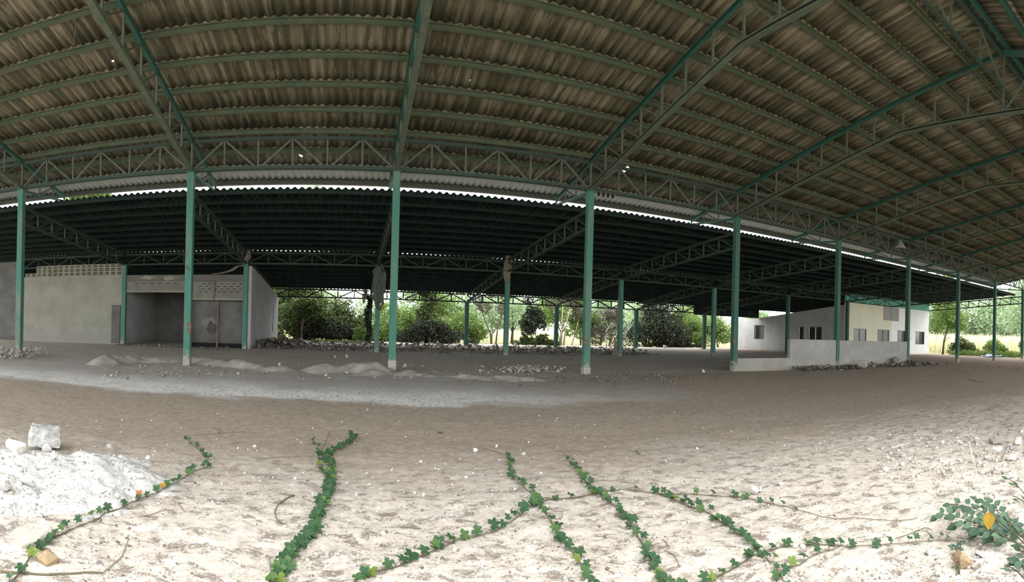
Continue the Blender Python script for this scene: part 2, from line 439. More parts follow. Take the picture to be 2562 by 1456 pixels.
def grid_mesh(name, xs, ys, zf, mat, smooth=True):
    X, Y = np.meshgrid(xs, ys, indexing='ij'); Z = zf(X, Y)
    V = np.stack([X, Y, Z], -1).reshape(-1, 3); n, m = len(xs), len(ys)
    i = (np.arange(n - 1)[:, None] * m + np.arange(m - 1)[None]).ravel()
    F = np.stack([i, i + m, i + m + 1, i + 1], 1)
    return mesh_np(name, V, F, mat, None, smooth)


def floor_z(X, Y):
    near = np.clip((9.5 - Y) / 4.0, 0, 1)
    z = gz_np(X, Y) + fbm(X, Y, 1, 3, 0.35) * 0.05 * np.clip((Y - 3) / 8, 0.2, 1)
    z += near * (fbm(X, Y, 2, 4, 2.2, 0.55) * 0.035)
    z += fbm(X, Y, 5, 3, 4.0) * 0.012
    return z


xs = np.concatenate([np.arange(-40, -9, 0.8), np.arange(-9, -6, 0.15), np.arange(-6, 9, 0.055), np.arange(9, 20, 0.2), np.arange(20, 51.5, 0.7)])
ys = np.concatenate([np.arange(-14, 0, 1.0), np.arange(0, 8, 0.055), np.arange(8, 13, 0.12), np.arange(13, 20, 0.2), np.arange(20, 43.5, 0.6)])
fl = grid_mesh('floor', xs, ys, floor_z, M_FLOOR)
tag(fl, 'dusty bare earth floor of the open shed, sunlit cream at its near edge', 'floor', None, 'structure')
xo = np.concatenate([np.arange(-160, 50, 6.0), np.arange(50, 260, 6.0)]); yo = np.concatenate([np.arange(-60, 40, 5.0), np.arange(40, 260, 6.0)])
gr = grid_mesh('ground', xo, yo, lambda X, Y: gz_np(X, Y) - 0.12 + fbm(X, Y, 9, 3, 0.05) * 0.15 * (np.abs(X) > 60), M_GROUND)
tag(gr, 'weedy open ground around the shed', 'ground', None, 'structure')

# ================================================================== ROOFS
ZT = lambda y: 7.87 + 0.208 * (18.0 - y)            # main truss top chord
RY_ = 18.0 - 10 * 1.178                              # ridge line


def corrugated(name, x0, x1, rows, pitch, amp, mat, seg=8, holes=()):
    """rows: [(y_low, z_low, y_high, z_high)], each one course of sheets lapping the next"""
    n = int(round((x1 - x0) / pitch * seg))
    xs = x0 + np.arange(n + 1) * pitch / seg
    wave = amp * np.cos(2 * np.pi * xs / pitch)
    Vs, Fs, b = [], [], 0
    for r, (ya, za, yb, zb) in enumerate(rows):
        ts = [0.0, 1.0]
        hs = [h for h in holes if h[0] == r]
        for h in hs: ts += [h[2], h[3]]
        ts = sorted(ts)
        sag = 0.006 * np.sin(xs * 0.7)
        for t in ts:
            Vs.append(np.stack([xs, np.full(n + 1, ya + (yb - ya) * t), za + (zb - za) * t + wave + sag], 1))
        for k in range(len(ts) - 1):
            i = b + k * (n + 1) + np.arange(n)
            F = np.stack([i, i + 1, i + n + 2, i + n + 1], 1)
            for h in hs:
                if abs(ts[k] - h[2]) < 1e-6:
                    F = F[np.abs(xs[:-1] + pitch / seg / 2 - h[1]) > h[4]]
            Fs.append(F)
        b += (n + 1) * len(ts)
    o = mesh_np(name, np.concatenate(Vs), np.concatenate(Fs), mat, None, True)
    md = o.modifiers.new('thickness', 'SOLIDIFY'); md.thickness = 0.009; md.offset = 1.0
    return o


ROOF_UP = 0.075 + 0.17 + 0.035      # chord half depth + purlin + sheet amplitude
zr = lambda y: ZT(y) + ROOF_UP
rows = []
yk = [21.55, 20.4, 19.2] + [18 - 1.178 * k for k in range(11)]
for a, b_ in zip(yk[:-1], yk[1:]):
    hi = b_ - 0.015
    lo = a + 0.028
    rows.append((lo, zr(lo) + 0.0105, hi, zr(hi)))
X_END = 50.7
FAR_N, XF = 5, 7.0  # extent of the unseen slope, shaped for light on the near ground
holes = [(6, -6.62, 0.3, 0.36, 0.03), (1, -1.9, 0.5, 0.6, 0.06), (2, 10.05, 0.3, 0.62, 0.035), (5, 3.2, 0.3, 0.34, 0.02)]
main_roof = corrugated('ceiling_front', -26, X_END, rows, 0.25, 0.031, M_ROOF, 8, holes)
tag(main_roof, 'brown grey corrugated cement sheets of the high main roof, seen from below', 'roof', None, 'structure')
# the slope on the other side of the ridge: whole over the right half, unseen lower courses left off at left to light the ground
def far_rows(n):
    out = []
    zz = lambda y: zr(2 * RY_ - y)
    for k in range(n):
        ya, yb = RY_ - 1.178 * (k + 1), RY_ - 1.178 * k
        lo = yb + (-0.02 if k == 0 else 0.12)
        out.append((ya, zz(ya) + 0.012, lo, zz(lo)))
    return out


far_slope = corrugated('ceiling_back', XF, X_END, far_rows(12), 0.25, 0.031, M_ROOF, 8)
tag(far_slope, 'corrugated sheets of the slope beyond the ridge, in the top right corner', 'roof', None, 'structure')
far_left = corrugated('ceiling_unseen_left', -26, XF, far_rows(FAR_N), 0.25, 0.031, M_ROOF, 8)
tag(far_left, 'unseen upper courses beyond the ridge over the left half, cut short to admit light', 'roof', None, 'structure')
Z2 = lambda y: 6.40 - 0.068 * (y - 18.9)             # rear roof
rows = []
ye = [18.9 + 1.16 * k for k in range(10)]
for a, b_ in zip(ye[:-1], ye[1:]):
    rows.append((b_ + 0.06, Z2(b_ + 0.06) + 0.0095, a - 0.14 if a > 19 else a, Z2(a - 0.14)))
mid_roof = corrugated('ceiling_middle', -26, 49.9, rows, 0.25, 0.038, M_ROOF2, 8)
tag(mid_roof, 'dark corrugated sheets of the low roof just behind the front posts', 'roof', None, 'structure')
Z3 = lambda y: 5.535 - 0.106 * (y - 28.3)
rows = []
ye = [28.25 + 1.19 * k for k in range(10)]
for a, b_ in zip(ye[:-1], ye[1:]):
    rows.append((b_ + 0.06, Z3(b_ + 0.06) + 0.0095, a - 0.14 if a > 28.5 else a, Z3(a - 0.14)))
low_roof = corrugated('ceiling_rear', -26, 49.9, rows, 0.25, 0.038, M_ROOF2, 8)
tag(low_roof, 'shade-dark corrugated sheets of the lowest roof at the rear', 'roof', None, 'structure')

# purlins of the main roof (one long line each)
names = ['lowest', 'second', 'third'] + ['fourth', 'fifth', 'sixth', 'seventh', 'eighth', 'ninth', 'tenth', 'eleventh', 'twelfth', 'thirteenth']
for k, y in enumerate(yk[:13]):
    root = empty('roof_purlin', (0, y, ZT(y) + 0.075 + 0.085), 0,
                 'olive green steel purlin under the high roof, %s one up from the eave' % names[k], 'purlin', 'purlins under the main roof')
    i = 0
    x = -26.0
    while x < X_END:                                   # lengths spliced end to end, as bought
        x2 = min(x + BAY * 1.0, X_END)
        MB().channel((x, 0, 0), (x2 - 0.012, 0, 0), 0.165, 0.062, up=(0, 0.2, 1)).build('purlin_length', M_PURLIN, root)
        x = x2
for k in range(10):
    y = 2 * RY_ - yk[3 + k] if k else None
    if y is None or k > 5: continue
# purlins past the ridge
for k in range(1, 5):
    y = RY_ - 1.178 * k + 0.25
    root = empty('ridge_purlin', (0, y, ZT(2 * RY_ - y) + 0.16), 0,
                 'green steel purlin on the slope beyond the ridge, %s one down from it' % ORD[k - 1], 'purlin', 'purlins beyond the ridge')
    MB().channel((XF, 0, 0), (X_END, 0, 0), 0.165, 0.062, up=(0, -0.2, 1)).build('purlin_length', M_TEAL, root)
# ridge pair and cap
root = empty('ridge_beam', (0, RY_, ZT(RY_) + 0.12), 0, 'rusty green double ridge purlin running along the roof peak', 'ridge beam')
b = MB(); b.channel((-26, 0.13, 0), (X_END, 0.13, 0), 0.17, 0.065); b.build('ridge_purlin_length', M_TEAL, root)
b = MB(); b.channel((11.4, -0.13, 0), (X_END, -0.13, 0), 0.17, 0.065); b.build('ridge_purlin_length', M_TEAL, root)
b = MB()
for j in range(78):
    x = -26 + j * 0.985
    b.prism([(-0.26, 0.10), (0, 0.17), (0.26, 0.10), (0.26, 0.115), (0, 0.19), (-0.26, 0.115)], (x, 0, 0.14), (x + 1.0, 0, 0.14))
b.build('ridge_cap', M_ROOF, root)
# eave fascia
root = empty('eave_fascia', (0, 21.5, 0), 0, 'weathered timber fascia board along the eave of the high roof', 'fascia board')
b = MB()
b.box(-26, X_END, 0.05, 0.08, 7.19, 7.47); b.build('fascia_board', M_FASCIA, root)
b = MB(); b.channel((-26, 0, 7.28), (X_END, 0, 7.28), 0.15, 0.06); b.build('edge_purlin', M_FASCIA, root)

# purlins of the two rear roofs
for k in range(10):
    y = 18.95 + 1.145 * k
    root = empty('rear_purlin', (0, y, Z2(y) - 0.038 - 0.075), 0,
                 ('dark green steel purlin under the middle roof, %s one behind the front posts' % ORD[k]), 'purlin', 'purlins under the middle roof')
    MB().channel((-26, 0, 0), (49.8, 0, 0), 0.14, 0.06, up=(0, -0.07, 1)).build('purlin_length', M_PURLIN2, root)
for k in range(9):
    y = 28.5 + 1.18 * k
    root = empty('rear_purlin', (0, y, Z3(y) - 0.038 - 0.07), 0,
                 ('dark steel purlin under the rearmost roof, %s one behind the middle posts' % ORD[k]), 'purlin', 'purlins under the rearmost roof')
    MB().channel((-26, 0, 0), (49.8, 0, 0), 0.13, 0.06, up=(0, -0.1, 1)).build('purlin_length', M_PURLIN2, root)

# ================================================================== MAIN TRUSSES
ND = [18 - 1.178 * k for k in range(11)]
ZB = lambda y: max(6.85, min(8.50, ZT(y) - 1.03))


def main_truss(mirror):
    root = empty('roof_truss')
    b = MB(); b.channel((0, 21.38, ZT(21.38)), (0, RY_, ZT(RY_)), 0.15, 0.10, up=(0, 0.2, 1)); b.build('top_chord', M_TEAL, root)
    b = MB(); b.channel((0, 17.9, 6.85), (0, ND[7] + 0.05, 8.50), 0.12, 0.16, 0.007, 0.03, up=(0, 0.2, 1)); b.build('bottom_chord', M_DUSTY, root)
    b = MB(); b.channel((0, ND[7] + 0.05, 8.50), (0, (2 * RY_ - ND[7]) if mirror else RY_ - 1.2, 8.50), 0.12, 0.16, 0.007, 0.03); b.build('tie_chord', M_DUSTY, root)
    for k, y in enumerate(ND):
        zb = ZB(y) if k < 7 else 8.50
        if k == 0: zb = 6.85
        MB().bar((0, y, ZT(y) - 0.05), (0, y, zb + 0.04), 0.055, 0.055).build('strut', M_WEB, root)
        if k < 10:
            y2 = ND[k + 1]; zb2 = ZB(y2) if k + 1 < 7 else 8.50
            MB().bar((0, y - 0.04, ZT(y) - 0.06), (0, y2 + 0.05, zb2 + 0.05), 0.05, 0.05).build('diagonal', M_WEB, root)
    # cantilever bracket beyond the post
    MB().bar((0, 17.9, 6.72), (0, 21.36, 6.97), 0.08, 0.09).build('bracket_arm', M_TEAL, root)
    MB().bar((0, 21.36, 6.93), (0, 21.36, ZT(21.36)), 0.06, 0.06).build('bracket_end', M_TEAL, root)
    MB().bar((0, 19.3, 6.83), (0, 19.3, ZT(19.3)), 0.045, 0.045).build('bracket_strut', M_WEB, root)
    MB().bar((0, 20.35, 6.9), (0, 20.35, ZT(20.35)), 0.045, 0.045).build('bracket_strut', M_WEB, root)
    MB().bar((0, 20.35, ZT(20.35) - 0.03), (0, 19.3, 6.86), 0.045, 0.045).build('bracket_diagonal', M_WEB, root)
    MB().bar((0, 19.3, ZT(19.3) - 0.03), (0, 18.05, 6.86), 0.045, 0.045).build('bracket_diagonal', M_WEB, root)
    if mirror:
        my = lambda y: 2 * RY_ - y
        MB().channel((0, my(18), 7.87), (0, RY_, ZT(RY_)), 0.15, 0.10, up=(0, -0.2, 1)).build('top_chord', M_TEAL, root)
        MB().channel((0, my(17.9), 6.85), (0, my(ND[7]), 8.50), 0.12, 0.16, up=(0, -0.2, 1)).build('bottom_chord', M_DUSTY, root)
        for k, y in enumerate(ND[:10]):
            zb = 6.85 if k == 0 else (ZB(y) if k < 7 else 8.5)
            MB().bar((0, my(y), ZT(y) - 0.05), (0, my(y), zb + 0.04), 0.055, 0.055).build('strut', M_WEB, root)
            y2 = ND[k + 1]; zb2 = ZB(y2) if k + 1 < 7 else 8.50
            MB().bar((0, my(y) + 0.04, ZT(y) - 0.06), (0, my(y2) - 0.05, zb2 + 0.05), 0.05, 0.05).build('diagonal', M_WEB, root)
    return root


half = full = None
for i in range(10):
    if i < 4:
        t = half = main_truss(False) if half is None else copy_tree(half)
    else:
        t = full = main_truss(True) if full is None else copy_tree(full)
    t.location = (CX(i), 0, 0)
    tag(t, 'sloping lattice roof truss rising from the %s front post, counting from the left' % ORD[i], 'roof truss', 'main roof trusses')


def girder(name, n_v, z_top, z_bot, mat_c, mat_w, w=0.09, ww=0.05):
    """one bay of a lattice girder along the posts: V bracing with a strut at every node"""
    root = empty(name)
    MB().bar((0.1, 0, z_top), (BAY - 0.1, 0, z_top), w, w).build('top_chord', mat_c, root)
    MB().bar((0.1, 0, z_bot), (BAY - 0.1, 0, z_bot), w, w).build('bottom_chord', mat_c, root)
    d = BAY / (2 * n_v)
    for k in range(1, 2 * n_v):
        MB().bar((k * d, 0, z_bot + w / 2), (k * d, 0, z_top - w / 2), ww, ww).build('strut', mat_w, root)
    for k in range(2 * n_v):
        up = k % 2 == 0
        a = (k * d + (0.12 if up else 0.05), 0, z_bot + w / 2 if up else z_top - w / 2)
        c = ((k + 1) * d - (0.05 if up else 0.12), 0, z_top - w / 2 if up else z_bot + w / 2)
        MB().bar(a, c, ww, ww).build('diagonal', mat_w, root)
    return root


def run_girders(name, idx, Y, args, text, group):
    first = None
    for i in idx:
        t = first = girder(name, *args) if first is None else copy_tree(first)
        t.location = (CX(i), Y, 0)
        tag(t, text(i), 'lattice girder', group)


def between(i, row):
    if i < 0: return 'lattice girder reaching past the leftmost %s post to the picture edge' % row
    return 'lattice girder spanning from the %s to the %s %s post from the left' % (ORD[i], ORD[i + 1], row)


run_girders('post_girder', range(-1, 9), 18.0, (3, 7.80, 6.84, M_GIRD, M_WEB, 0.10, 0.055), lambda i: between(i, 'front'), 'girders between the front posts')
run_girders('middle_girder', range(-1, 8), 28.3, (3, 5.42, 4.87, M_TRUSS2, M_TRUSS2, 0.07, 0.045), lambda i: between(i, 'middle row'), 'girders between the middle posts')
run_girders('rear_girder', range(1, 6), 38.4, (3, 4.28, 3.74, M_BLACKGREEN, M_BLACKGREEN, 0.085, 0.075), lambda i: 'dark lattice girder under the rear eave, %s one from the grey side wall' % ORD[i - 1], 'girders under the rear eave')
# ridge girder on the right
first = None
for i in (3, 4, 5, 6):
    t = first = girder('ridge_girder', 2, ZT(RY_) - 0.15, 9.22, M_GIRD, M_WEB, 0.08, 0.05) if first is None else copy_tree(first)
    t.location = (CX(i), RY_, 0)
    tag(t, 'slim lattice girder hanging under the ridge, from the %s to the %s roof truss' % (ORD[i], ORD[i + 1]), 'lattice girder', 'girders under the ridge')


def rear_truss(y0, y1, t0, t1, b0, b1, n, mat):
    root = empty('rear_truss')
    T = lambda y: t0 + (t1 - t0) * (y - y0) / (y1 - y0); B = lambda y: b0 + (b1 - b0) * (y - y0) / (y1 - y0)
    MB().bar((0, y0, t0), (0, y1, t1), 0.10, 0.10).build('top_chord', mat, root)
    MB().bar((0, y0, b0), (0, y1, b1), 0.11, 0.10).build('bottom_chord', mat, root)
    st = (y1 - y0) / n
    for k in range(1, n):
        y = y0 + k * st
        MB().bar((0, y, T(y)), (0, y, B(y)), 0.06, 0.06).build('strut', mat, root)
    for k in range(1, n + 1):
        y = y0 + k * st
        MB().bar((0, y, T(y) - 0.04), (0, y - st, B(y - st) + 0.04), 0.06, 0.06).build('diagonal', mat, root)
    return root


first = None
for i in range(10):
    t = first = rear_truss(18.1, 28.25, 6.12, 5.48, 5.47, 4.88, 9, M_TRUSS2) if first is None else copy_tree(first)
    t.location = (CX(i), 0, 0)
    tag(t, 'dark lattice truss of the middle roof running back from the %s front post' % ORD[i], 'roof truss', 'middle roof trusses')
first = None
for i in range(1, 7):
    t = first = rear_truss(28.4, 38.35, 5.28, 4.22, 4.75, 3.78, 9, M_TRUSS2) if first is None else copy_tree(first)
    t.location = (CX(i), 0, 0)
    tag(t, 'dark lattice truss of the rearmost roof running back from the %s middle row post' % ORD[i], 'roof truss', 'rearmost roof trusses')

# ================================================================== POSTS
def post(name, w, z0, z1, plinth=None, mat=None):
    root = empty(name)
    h = z1 - z0
    b = MB()                                            # box section with small chamfers
    c = w / 2; e = 0.015
    prof = [(-c + e, -c), (c - e, -c), (c, -c + e), (c, c - e), (c - e, c), (-c + e, c), (-c, c - e), (-c, -c + e)]
    n = 8
    lev = np.linspace(0, h, 12)
    vs = [(a, bb, z) for z in lev for a, bb in prof]
    fs = [(k * n + j, k * n + (j + 1) % n, (k + 1) * n + (j + 1) % n, (k + 1) * n + j) for k in range(11) for j in range(n)]
    b.add(vs, fs + [tuple(range(n))[::-1], tuple(range(11 * n, 12 * n))])
    b.build('shaft', mat or M_COL, root)
    MB().box(-c - 0.04, c + 0.04, -c - 0.04, c + 0.04, h - 0.02, h + 0.01).build('cap_plate', M_TEAL, root)
    if plinth:
        b = MB(); b.box(-c - 0.012, c + 0.012, -c - 0.012, c + 0.012, -0.1, plinth); b.build('mortar_foot', M_MOUND, root)
    return root


FRONT = ['pale teal post at the far left end of the front row, rubble round its foot',
         'teal front post with a red primer patch near its foot, second from left',
         'bright teal front post with a whitewashed foot, third from left',
         'teal front post with a brown plate and insulators at its top, fourth from left',
         'teal front post at the end of the low wall, fifth from left',
         'teal front post standing in the middle of the half height wall',
         'teal front post at the far end of the half height wall',
         'dark green front post just beyond the half wall, in front of meadow',
         'dark green front post beside the blue plastic sheet',
         'green front post at the far right edge of the picture']
W1 = 0.24
cols1 = []
for i in range(10):
    z0 = gz(0, 18) - 0.02
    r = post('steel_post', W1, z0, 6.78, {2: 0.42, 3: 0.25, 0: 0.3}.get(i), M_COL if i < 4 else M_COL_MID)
    r.location = (CX(i), 18, z0); tag(r, FRONT[i], 'post', 'front row posts'); cols1.append(r)
# fittings that move with their posts
MB().box(-W1 / 2 - 0.035, -W1 / 2 + 0.10, -W1 / 2 - 0.02, -W1 / 2 + 0.02, 1.05, 1.31).build('brown_plate', M_RUST, cols1[3])
MB().box(-W1 / 2 - 0.03, -W1 / 2 + 0.08, -W1 / 2 - 0.02, -W1 / 2 + 0.03, 1.20, 1.38).build('junction_box', M_RUST, cols1[4])
MB().box(W1 / 2 - 0.09, W1 / 2 + 0.03, -W1 / 2 - 0.02, -W1 / 2 + 0.05, 1.12, 1.50).build('junction_box', M_RUST, cols1[1])
MB().tube([(-0.10, -0.13, 3.42), (-0.06, -0.17, 3.36), (0.02, -0.15, 3.26)], 0.018).build('bent_hook', M_RUST, cols1[1])
MB().tube([(-0.12, -0.12, 3.06), (0.13, -0.13, 3.06)], 0.02).build('hook', M_RUST, cols1[4])
MB().tube([(0.05, -0.14, 1.56), (0.17, -0.16, 1.64), (0.2, -0.12, 1.7)], 0.012).build('hook', M_RUST, cols1[6])
ins = empty('insulator_rack', (CX(3) + 0.15, 17.9, 6.72), 0, 'rack of dark insulators beside the top of the fourth front post', 'insulator rack')
MB().box(0, 0.82, -0.015, 0.015, 0.03, 0.06).build('arm', M_RUST, ins)
for j in range(4):
    b = MB(); x = 0.14 + j * 0.19
    b.tube([(x, 0, 0.06), (x, 0, -0.02), (x, 0, -0.04), (x, 0, -0.07), (x, 0, -0.10)], [0.03, 0.055, 0.035, 0.055, 0.03], 10); b.build('insulator', M_CERAMIC, ins)

MID = ['green middle row post between the white plaster wall and the open room',
       'green middle row post at the corner of the grey side wall, rag round its head',
       'thin green middle row post draped with dark netting, third from left',
       'green middle row post with a torn rag at its head, fourth from left',
       'green middle row post beside a hanging torn sheet, fifth from left',
       'green middle row post with a small shelf bracket, sixth from left',
       'dark green middle row post in front of the shaded office wall',
       'dark post at the corner of the cream office wall',
       None]
cols2 = []
for i in range(8):
    z0 = gz(0, 28.3) - 0.02
    r = post('steel_post', 0.24, z0, 4.9, None, M_COL_BACKLIT if i > 5 else M_COL)
    r.location = (CX(i), 28.3 - (0.28 if i in (7,) else 0.02), z0); tag(r, MID[i], 'post', 'middle row posts'); cols2.append(r)
cols2[7].location.x = CX(7) - 0.14
REAR = ['dark rear post at the end of the grey side wall', 'dark rear post overgrown with climbing leaves', 'dark green rear post among grey rubble in front of bare saplings',
        'dark green rear post in front of leafy saplings', 'dark rear post beside the big dark bush', 'dark rear post under the hanging sheet metal panel']
for j, i in enumerate(range(1, 7)):
    z0 = gz(0, 38.4) - 0.02
    r = post('steel_post', 0.27, z0, 3.72, None, M_COL_BACKLIT)
    r.location = (CX(i) + (0.12 if i == 1 else 0), 38.4 + (0.3 if i == 1 else 0), z0); tag(r, REAR[j], 'post', 'rear row posts')

# ================================================================== WALLS, LEFT BUILDING
def wall(name, mat, label, *boxes, kind='structure', cat='wall'):
    b = MB()
    for bx in boxes: b.box(*bx)
    o = b.build(name, mat); return tag(o, label, cat, None, kind)


YM = 28.3
zf = gz(0, YM) - 0.05
wall('wall_left', M_WHITEWALL, 'stained white plaster wall in the second bay, topped by vent blocks', (CX(-1) + 0.12, CX(0) - 0.13, YM - 0.06, YM + 0.10, zf, 4.30))
wall('wall_far_left', M_GREYWALL, 'grey plaster wall at the far left edge of the picture', (-27, CX(-1) - 0.12, YM - 0.06, YM + 0.1, zf, 4.45))


def vent_blocks(name, x0, x1, y, z0, rows, bw, bh, label, mat, group=None):
    """pierced block screen: every block has two slots"""
    b = MB(); n = int(round((x1 - x0) / bw)); bw = (x1 - x0) / n
    t = 0.10
    for r in range(rows):
        za = z0 + r * bh
        s = bh / 5
        for (a, c) in ((0, 1), (2, 3), (4, 5)):
            b.box(x0, x1, y, y + t, za + a * s, za + c * s)
        for k in range(n + 1):
            x = x0 + k * bw
            b.box(max(x0, x - bw * 0.16), min(x1, x + bw * 0.16), y + 0.001, y + t - 0.001, za, za + bh)
    o = b.build(name, mat); MB().box(x0, x1, y + t - 0.02, y + t, z0, z0 + rows * bh).build('slot_shade_backing', M_BLACK, o); return tag(o, label, 'vent blocks', group, 'thing')  # black sheet added behind the slots to stand for their shade


vent_blocks('vent_block_screen', CX(-1) + 1.05, CX(0) - 0.13, YM - 0.06, 4.305, 3, 0.37, 0.215, 'three rows of cream vent blocks along the top of the white plaster wall', M_VENT)
vent_blocks('vent_block_screen', CX(-1) + 0.25, CX(-1) + 1.05, YM - 0.06, 4.305, 1, 0.37, 0.215, 'short low row of vent blocks at the broken left end of the white wall', M_VENT)
wall('wall_gable', M_GREYWALL, 'raised upper part of the far left wall', (-27, CX(-1) - 0.12, YM - 0.05, YM + 0.1, 4.45, 5.3))
b = MB(); b.box(-12.98, -12.47, YM - 0.14, YM - 0.07, zf + 0.12, 2.62)
tag(b.build('leaning_board', M_GREYWALL), 'dark grey board standing against the white wall beside the post', 'board', None, 'thing')
# rooms behind the middle row
wall('wall_room', M_GREYWALL, 'dark grey back wall of the open room', (CX(0), -8.45, 33.0, 33.15, zf, 4.2))
wall('wall_partition', M_GREYWALL, 'dark grey partition between the two left rooms', (-8.62, -8.45, YM + 0.1, 33.0, zf, 4.2))
wall('wall_room_side', M_SIDEWALL, 'pale side wall inside the open room', (CX(0) - 0.1, CX(0) + 0.05, YM + 0.1, 33.0, zf, 4.2))
wall('wall_recess', M_GREYWALL, 'grey back wall with peeling patch of the second left bay', (-8.45, CX(1), 28.75, 28.9, 0.66, 3.05))
wall('wall_step', M_BLACK, 'dark low plinth under the grey recess wall', (-8.45, CX(1), 28.68, 28.9, zf, 0.66))
wall('wall_lintel', M_LINTEL, 'stained concrete lintel above the two left rooms', (CX(0) + 0.12, CX(1) - 0.12, YM - 0.07, YM + 0.12, 3.93, 4.28))
# old paint left on the lintel and recess wall
def patch(name, cx, cz, rx, rz, y, mat, label, cat, seed):
    r = random.Random(seed); n = 22; vs = [(cx, y - 0.012, cz)]
    for k in range(n):
        a = 2 * PI * k / n; q = r.uniform(0.55, 1.1)
        vs.append((cx + math.cos(a) * rx * q, y - 0.01, cz + math.sin(a) * rz * q))
    m = len(vs); vs += [(x, y + 0.002, z) for x, _, z in vs]
    fs = [(0, 1 + (k + 1) % n, 1 + k) for k in range(n)] + [(1 + k, 1 + (k + 1) % n, m + 1 + (k + 1) % n, m + 1 + k) for k in range(n)]
    b = MB(); b.add(vs, fs); return tag(b.build(name, mat), label, cat, None, 'thing')


patch('plaster_patch', -10.9, 4.13, 0.55, 0.10, YM - 0.07, M_VENT, 'pale flaking plaster on the lintel, left one of two', 'plaster patch', 1)
patch('plaster_patch', -9.6, 4.10, 0.5, 0.12, YM - 0.07, M_VENT, 'pale flaking plaster on the lintel, beside the red patched front post', 'plaster patch', 2)
patch('plaster_patch', -7.5, 1.75, 0.42, 0.40, 28.75, M_SHUTTER, 'pale peeled plaster on the grey recess wall', 'plaster patch', 3)
patch('plaster_patch', -7.35, 1.45, 0.28, 0.45, 28.735, M_SOOT, 'black stain across the peeled plaster of the recess wall', 'plaster patch', 6)
# rolled shutter over the open room and louvre panel over the recess
sh = empty('roller_shutter', (0, 0, 0), 0, 'half rolled dusty steel shutter above the open dark room', 'roller shutter')
b = MB()
for k in range(7): b.box(CX(0) + 0.13, -8.62, YM - 0.03 - 0.012 * (k % 2), YM + 0.03, 3.40 + k * 0.077, 3.40 + k * 0.077 + 0.07)
b.build('slat_curtain', M_SHUTTER, sh)
b = MB(); b.box(CX(0) + 0.13, -8.62, YM - 0.055, YM + 0.05, 3.33, 3.40); b.build('bottom_bar', M_VENT, sh)
for k in range(6): MB().box(-11.6 + k * 0.45, -11.45 + k * 0.45, YM - 0.06, YM - 0.04, 3.80, 3.83).build('vent_slot', M_BLACK, sh)
lv = empty('louvre_screen', (0, 0, 0), 0, 'perforated grey louvre screen over the grey recess', 'louvre screen')
b = MB()
for k in range(12): b.box(-8.40, CX(1) - 0.13, YM - 0.02 - 0.014 * (k % 2), YM + 0.02, 3.02 + k * 0.075, 3.02 + k * 0.075 + 0.0755)
b.build('slat_panel', M_SHUTTER, lv)
for r in range(4):
    for k in range(7):
        x = -7.95 + k * 0.34 + (r % 2) * 0.15
        MB().box(x, x + 0.13, YM - 0.05, YM - 0.03, 3.36 + r * 0.145, 3.39 + r * 0.145).build('vent_slot', M_BLACK, lv)
b = MB(); b.box(-8.40, CX(1) - 0.13, YM - 0.05, YM + 0.03, 2.94, 3.03); b.build('bottom_bar', M_VENT, lv)
b = MB(); b.tube([(-6.98, 28.62, zf), (-6.98, 28.62, 1.6), (-6.98, 28.62, 3.1)], 0.055, 8)
tag(b.build('rusty_pipe', M_RUST), 'rusty brown pipe standing against the middle of the recess wall', 'pipe', None, 'thing')
# side wall following the roof
b = MB()
xs0, xs1 = CX(1) + 0.13, CX(1) + 0.30
prof = [(YM, zf), (39.2, zf), (39.2, 3.80), (38.4, 3.88), (YM + 0.3, 4.72), (YM, 4.74)]
n = len(prof)
b.add([(xs0, y, z) for y, z in prof] + [(xs1, y, z) for y, z in prof],
      [tuple(range(n)), tuple(range(2 * n - 1, n - 1, -1))] + [(i, i + n, (i + 1) % n + n, (i + 1) % n) for i in range(n)])
tag(b.build('wall_side', M_SIDEWALL), 'pale grey side wall of the left rooms, running back to the rear post', 'wall', None, 'structure')
cb = MB(); p0 = Vector((xs1 + 0.015, 36.6, 3.0))
cb.tube([p0, p0 + Vector((0, 0.02, -0.9)), p0 + Vector((0, -0.02, -1.25)), p0 + Vector((0, 0.12, -1.5)), p0 + Vector((0, 0.02, -1.72)), p0 + Vector((0, -0.1, -1.5)), p0 + Vector((0, 0, -1.3))], 0.012, 5)
tag(cb.build('loose_cable', M_BLACK), 'thin loose cable hanging down the pale grey side wall', 'cable', None, 'thing')

# ================================================================== HALF WALL ON THE RIGHT
zw = gz(0, 18) - 0.06
wall('wall_low', M_HALF, 'knee high concrete kerb wall right of the fifth front post', (CX(4) + 0.13, 18.46, 17.93, 18.07, zw, 0.76))
wall('wall_half', M_HALF, 'chest high rendered wall between the front posts, left panel', (18.46, CX(5) - 0.13, 17.92, 18.08, zw, 1.635))
wall('wall_half_end', M_HALF, 'chest high rendered wall between the front posts, panel nearer the office', (CX(5) + 0.13, CX(6) - 0.13, 17.92, 18.08, zw, 1.63))

# ================================================================== OFFICE BUILDING
XO, XE = CX(7), 49.5
zo = gz(0, YM) - 0.05


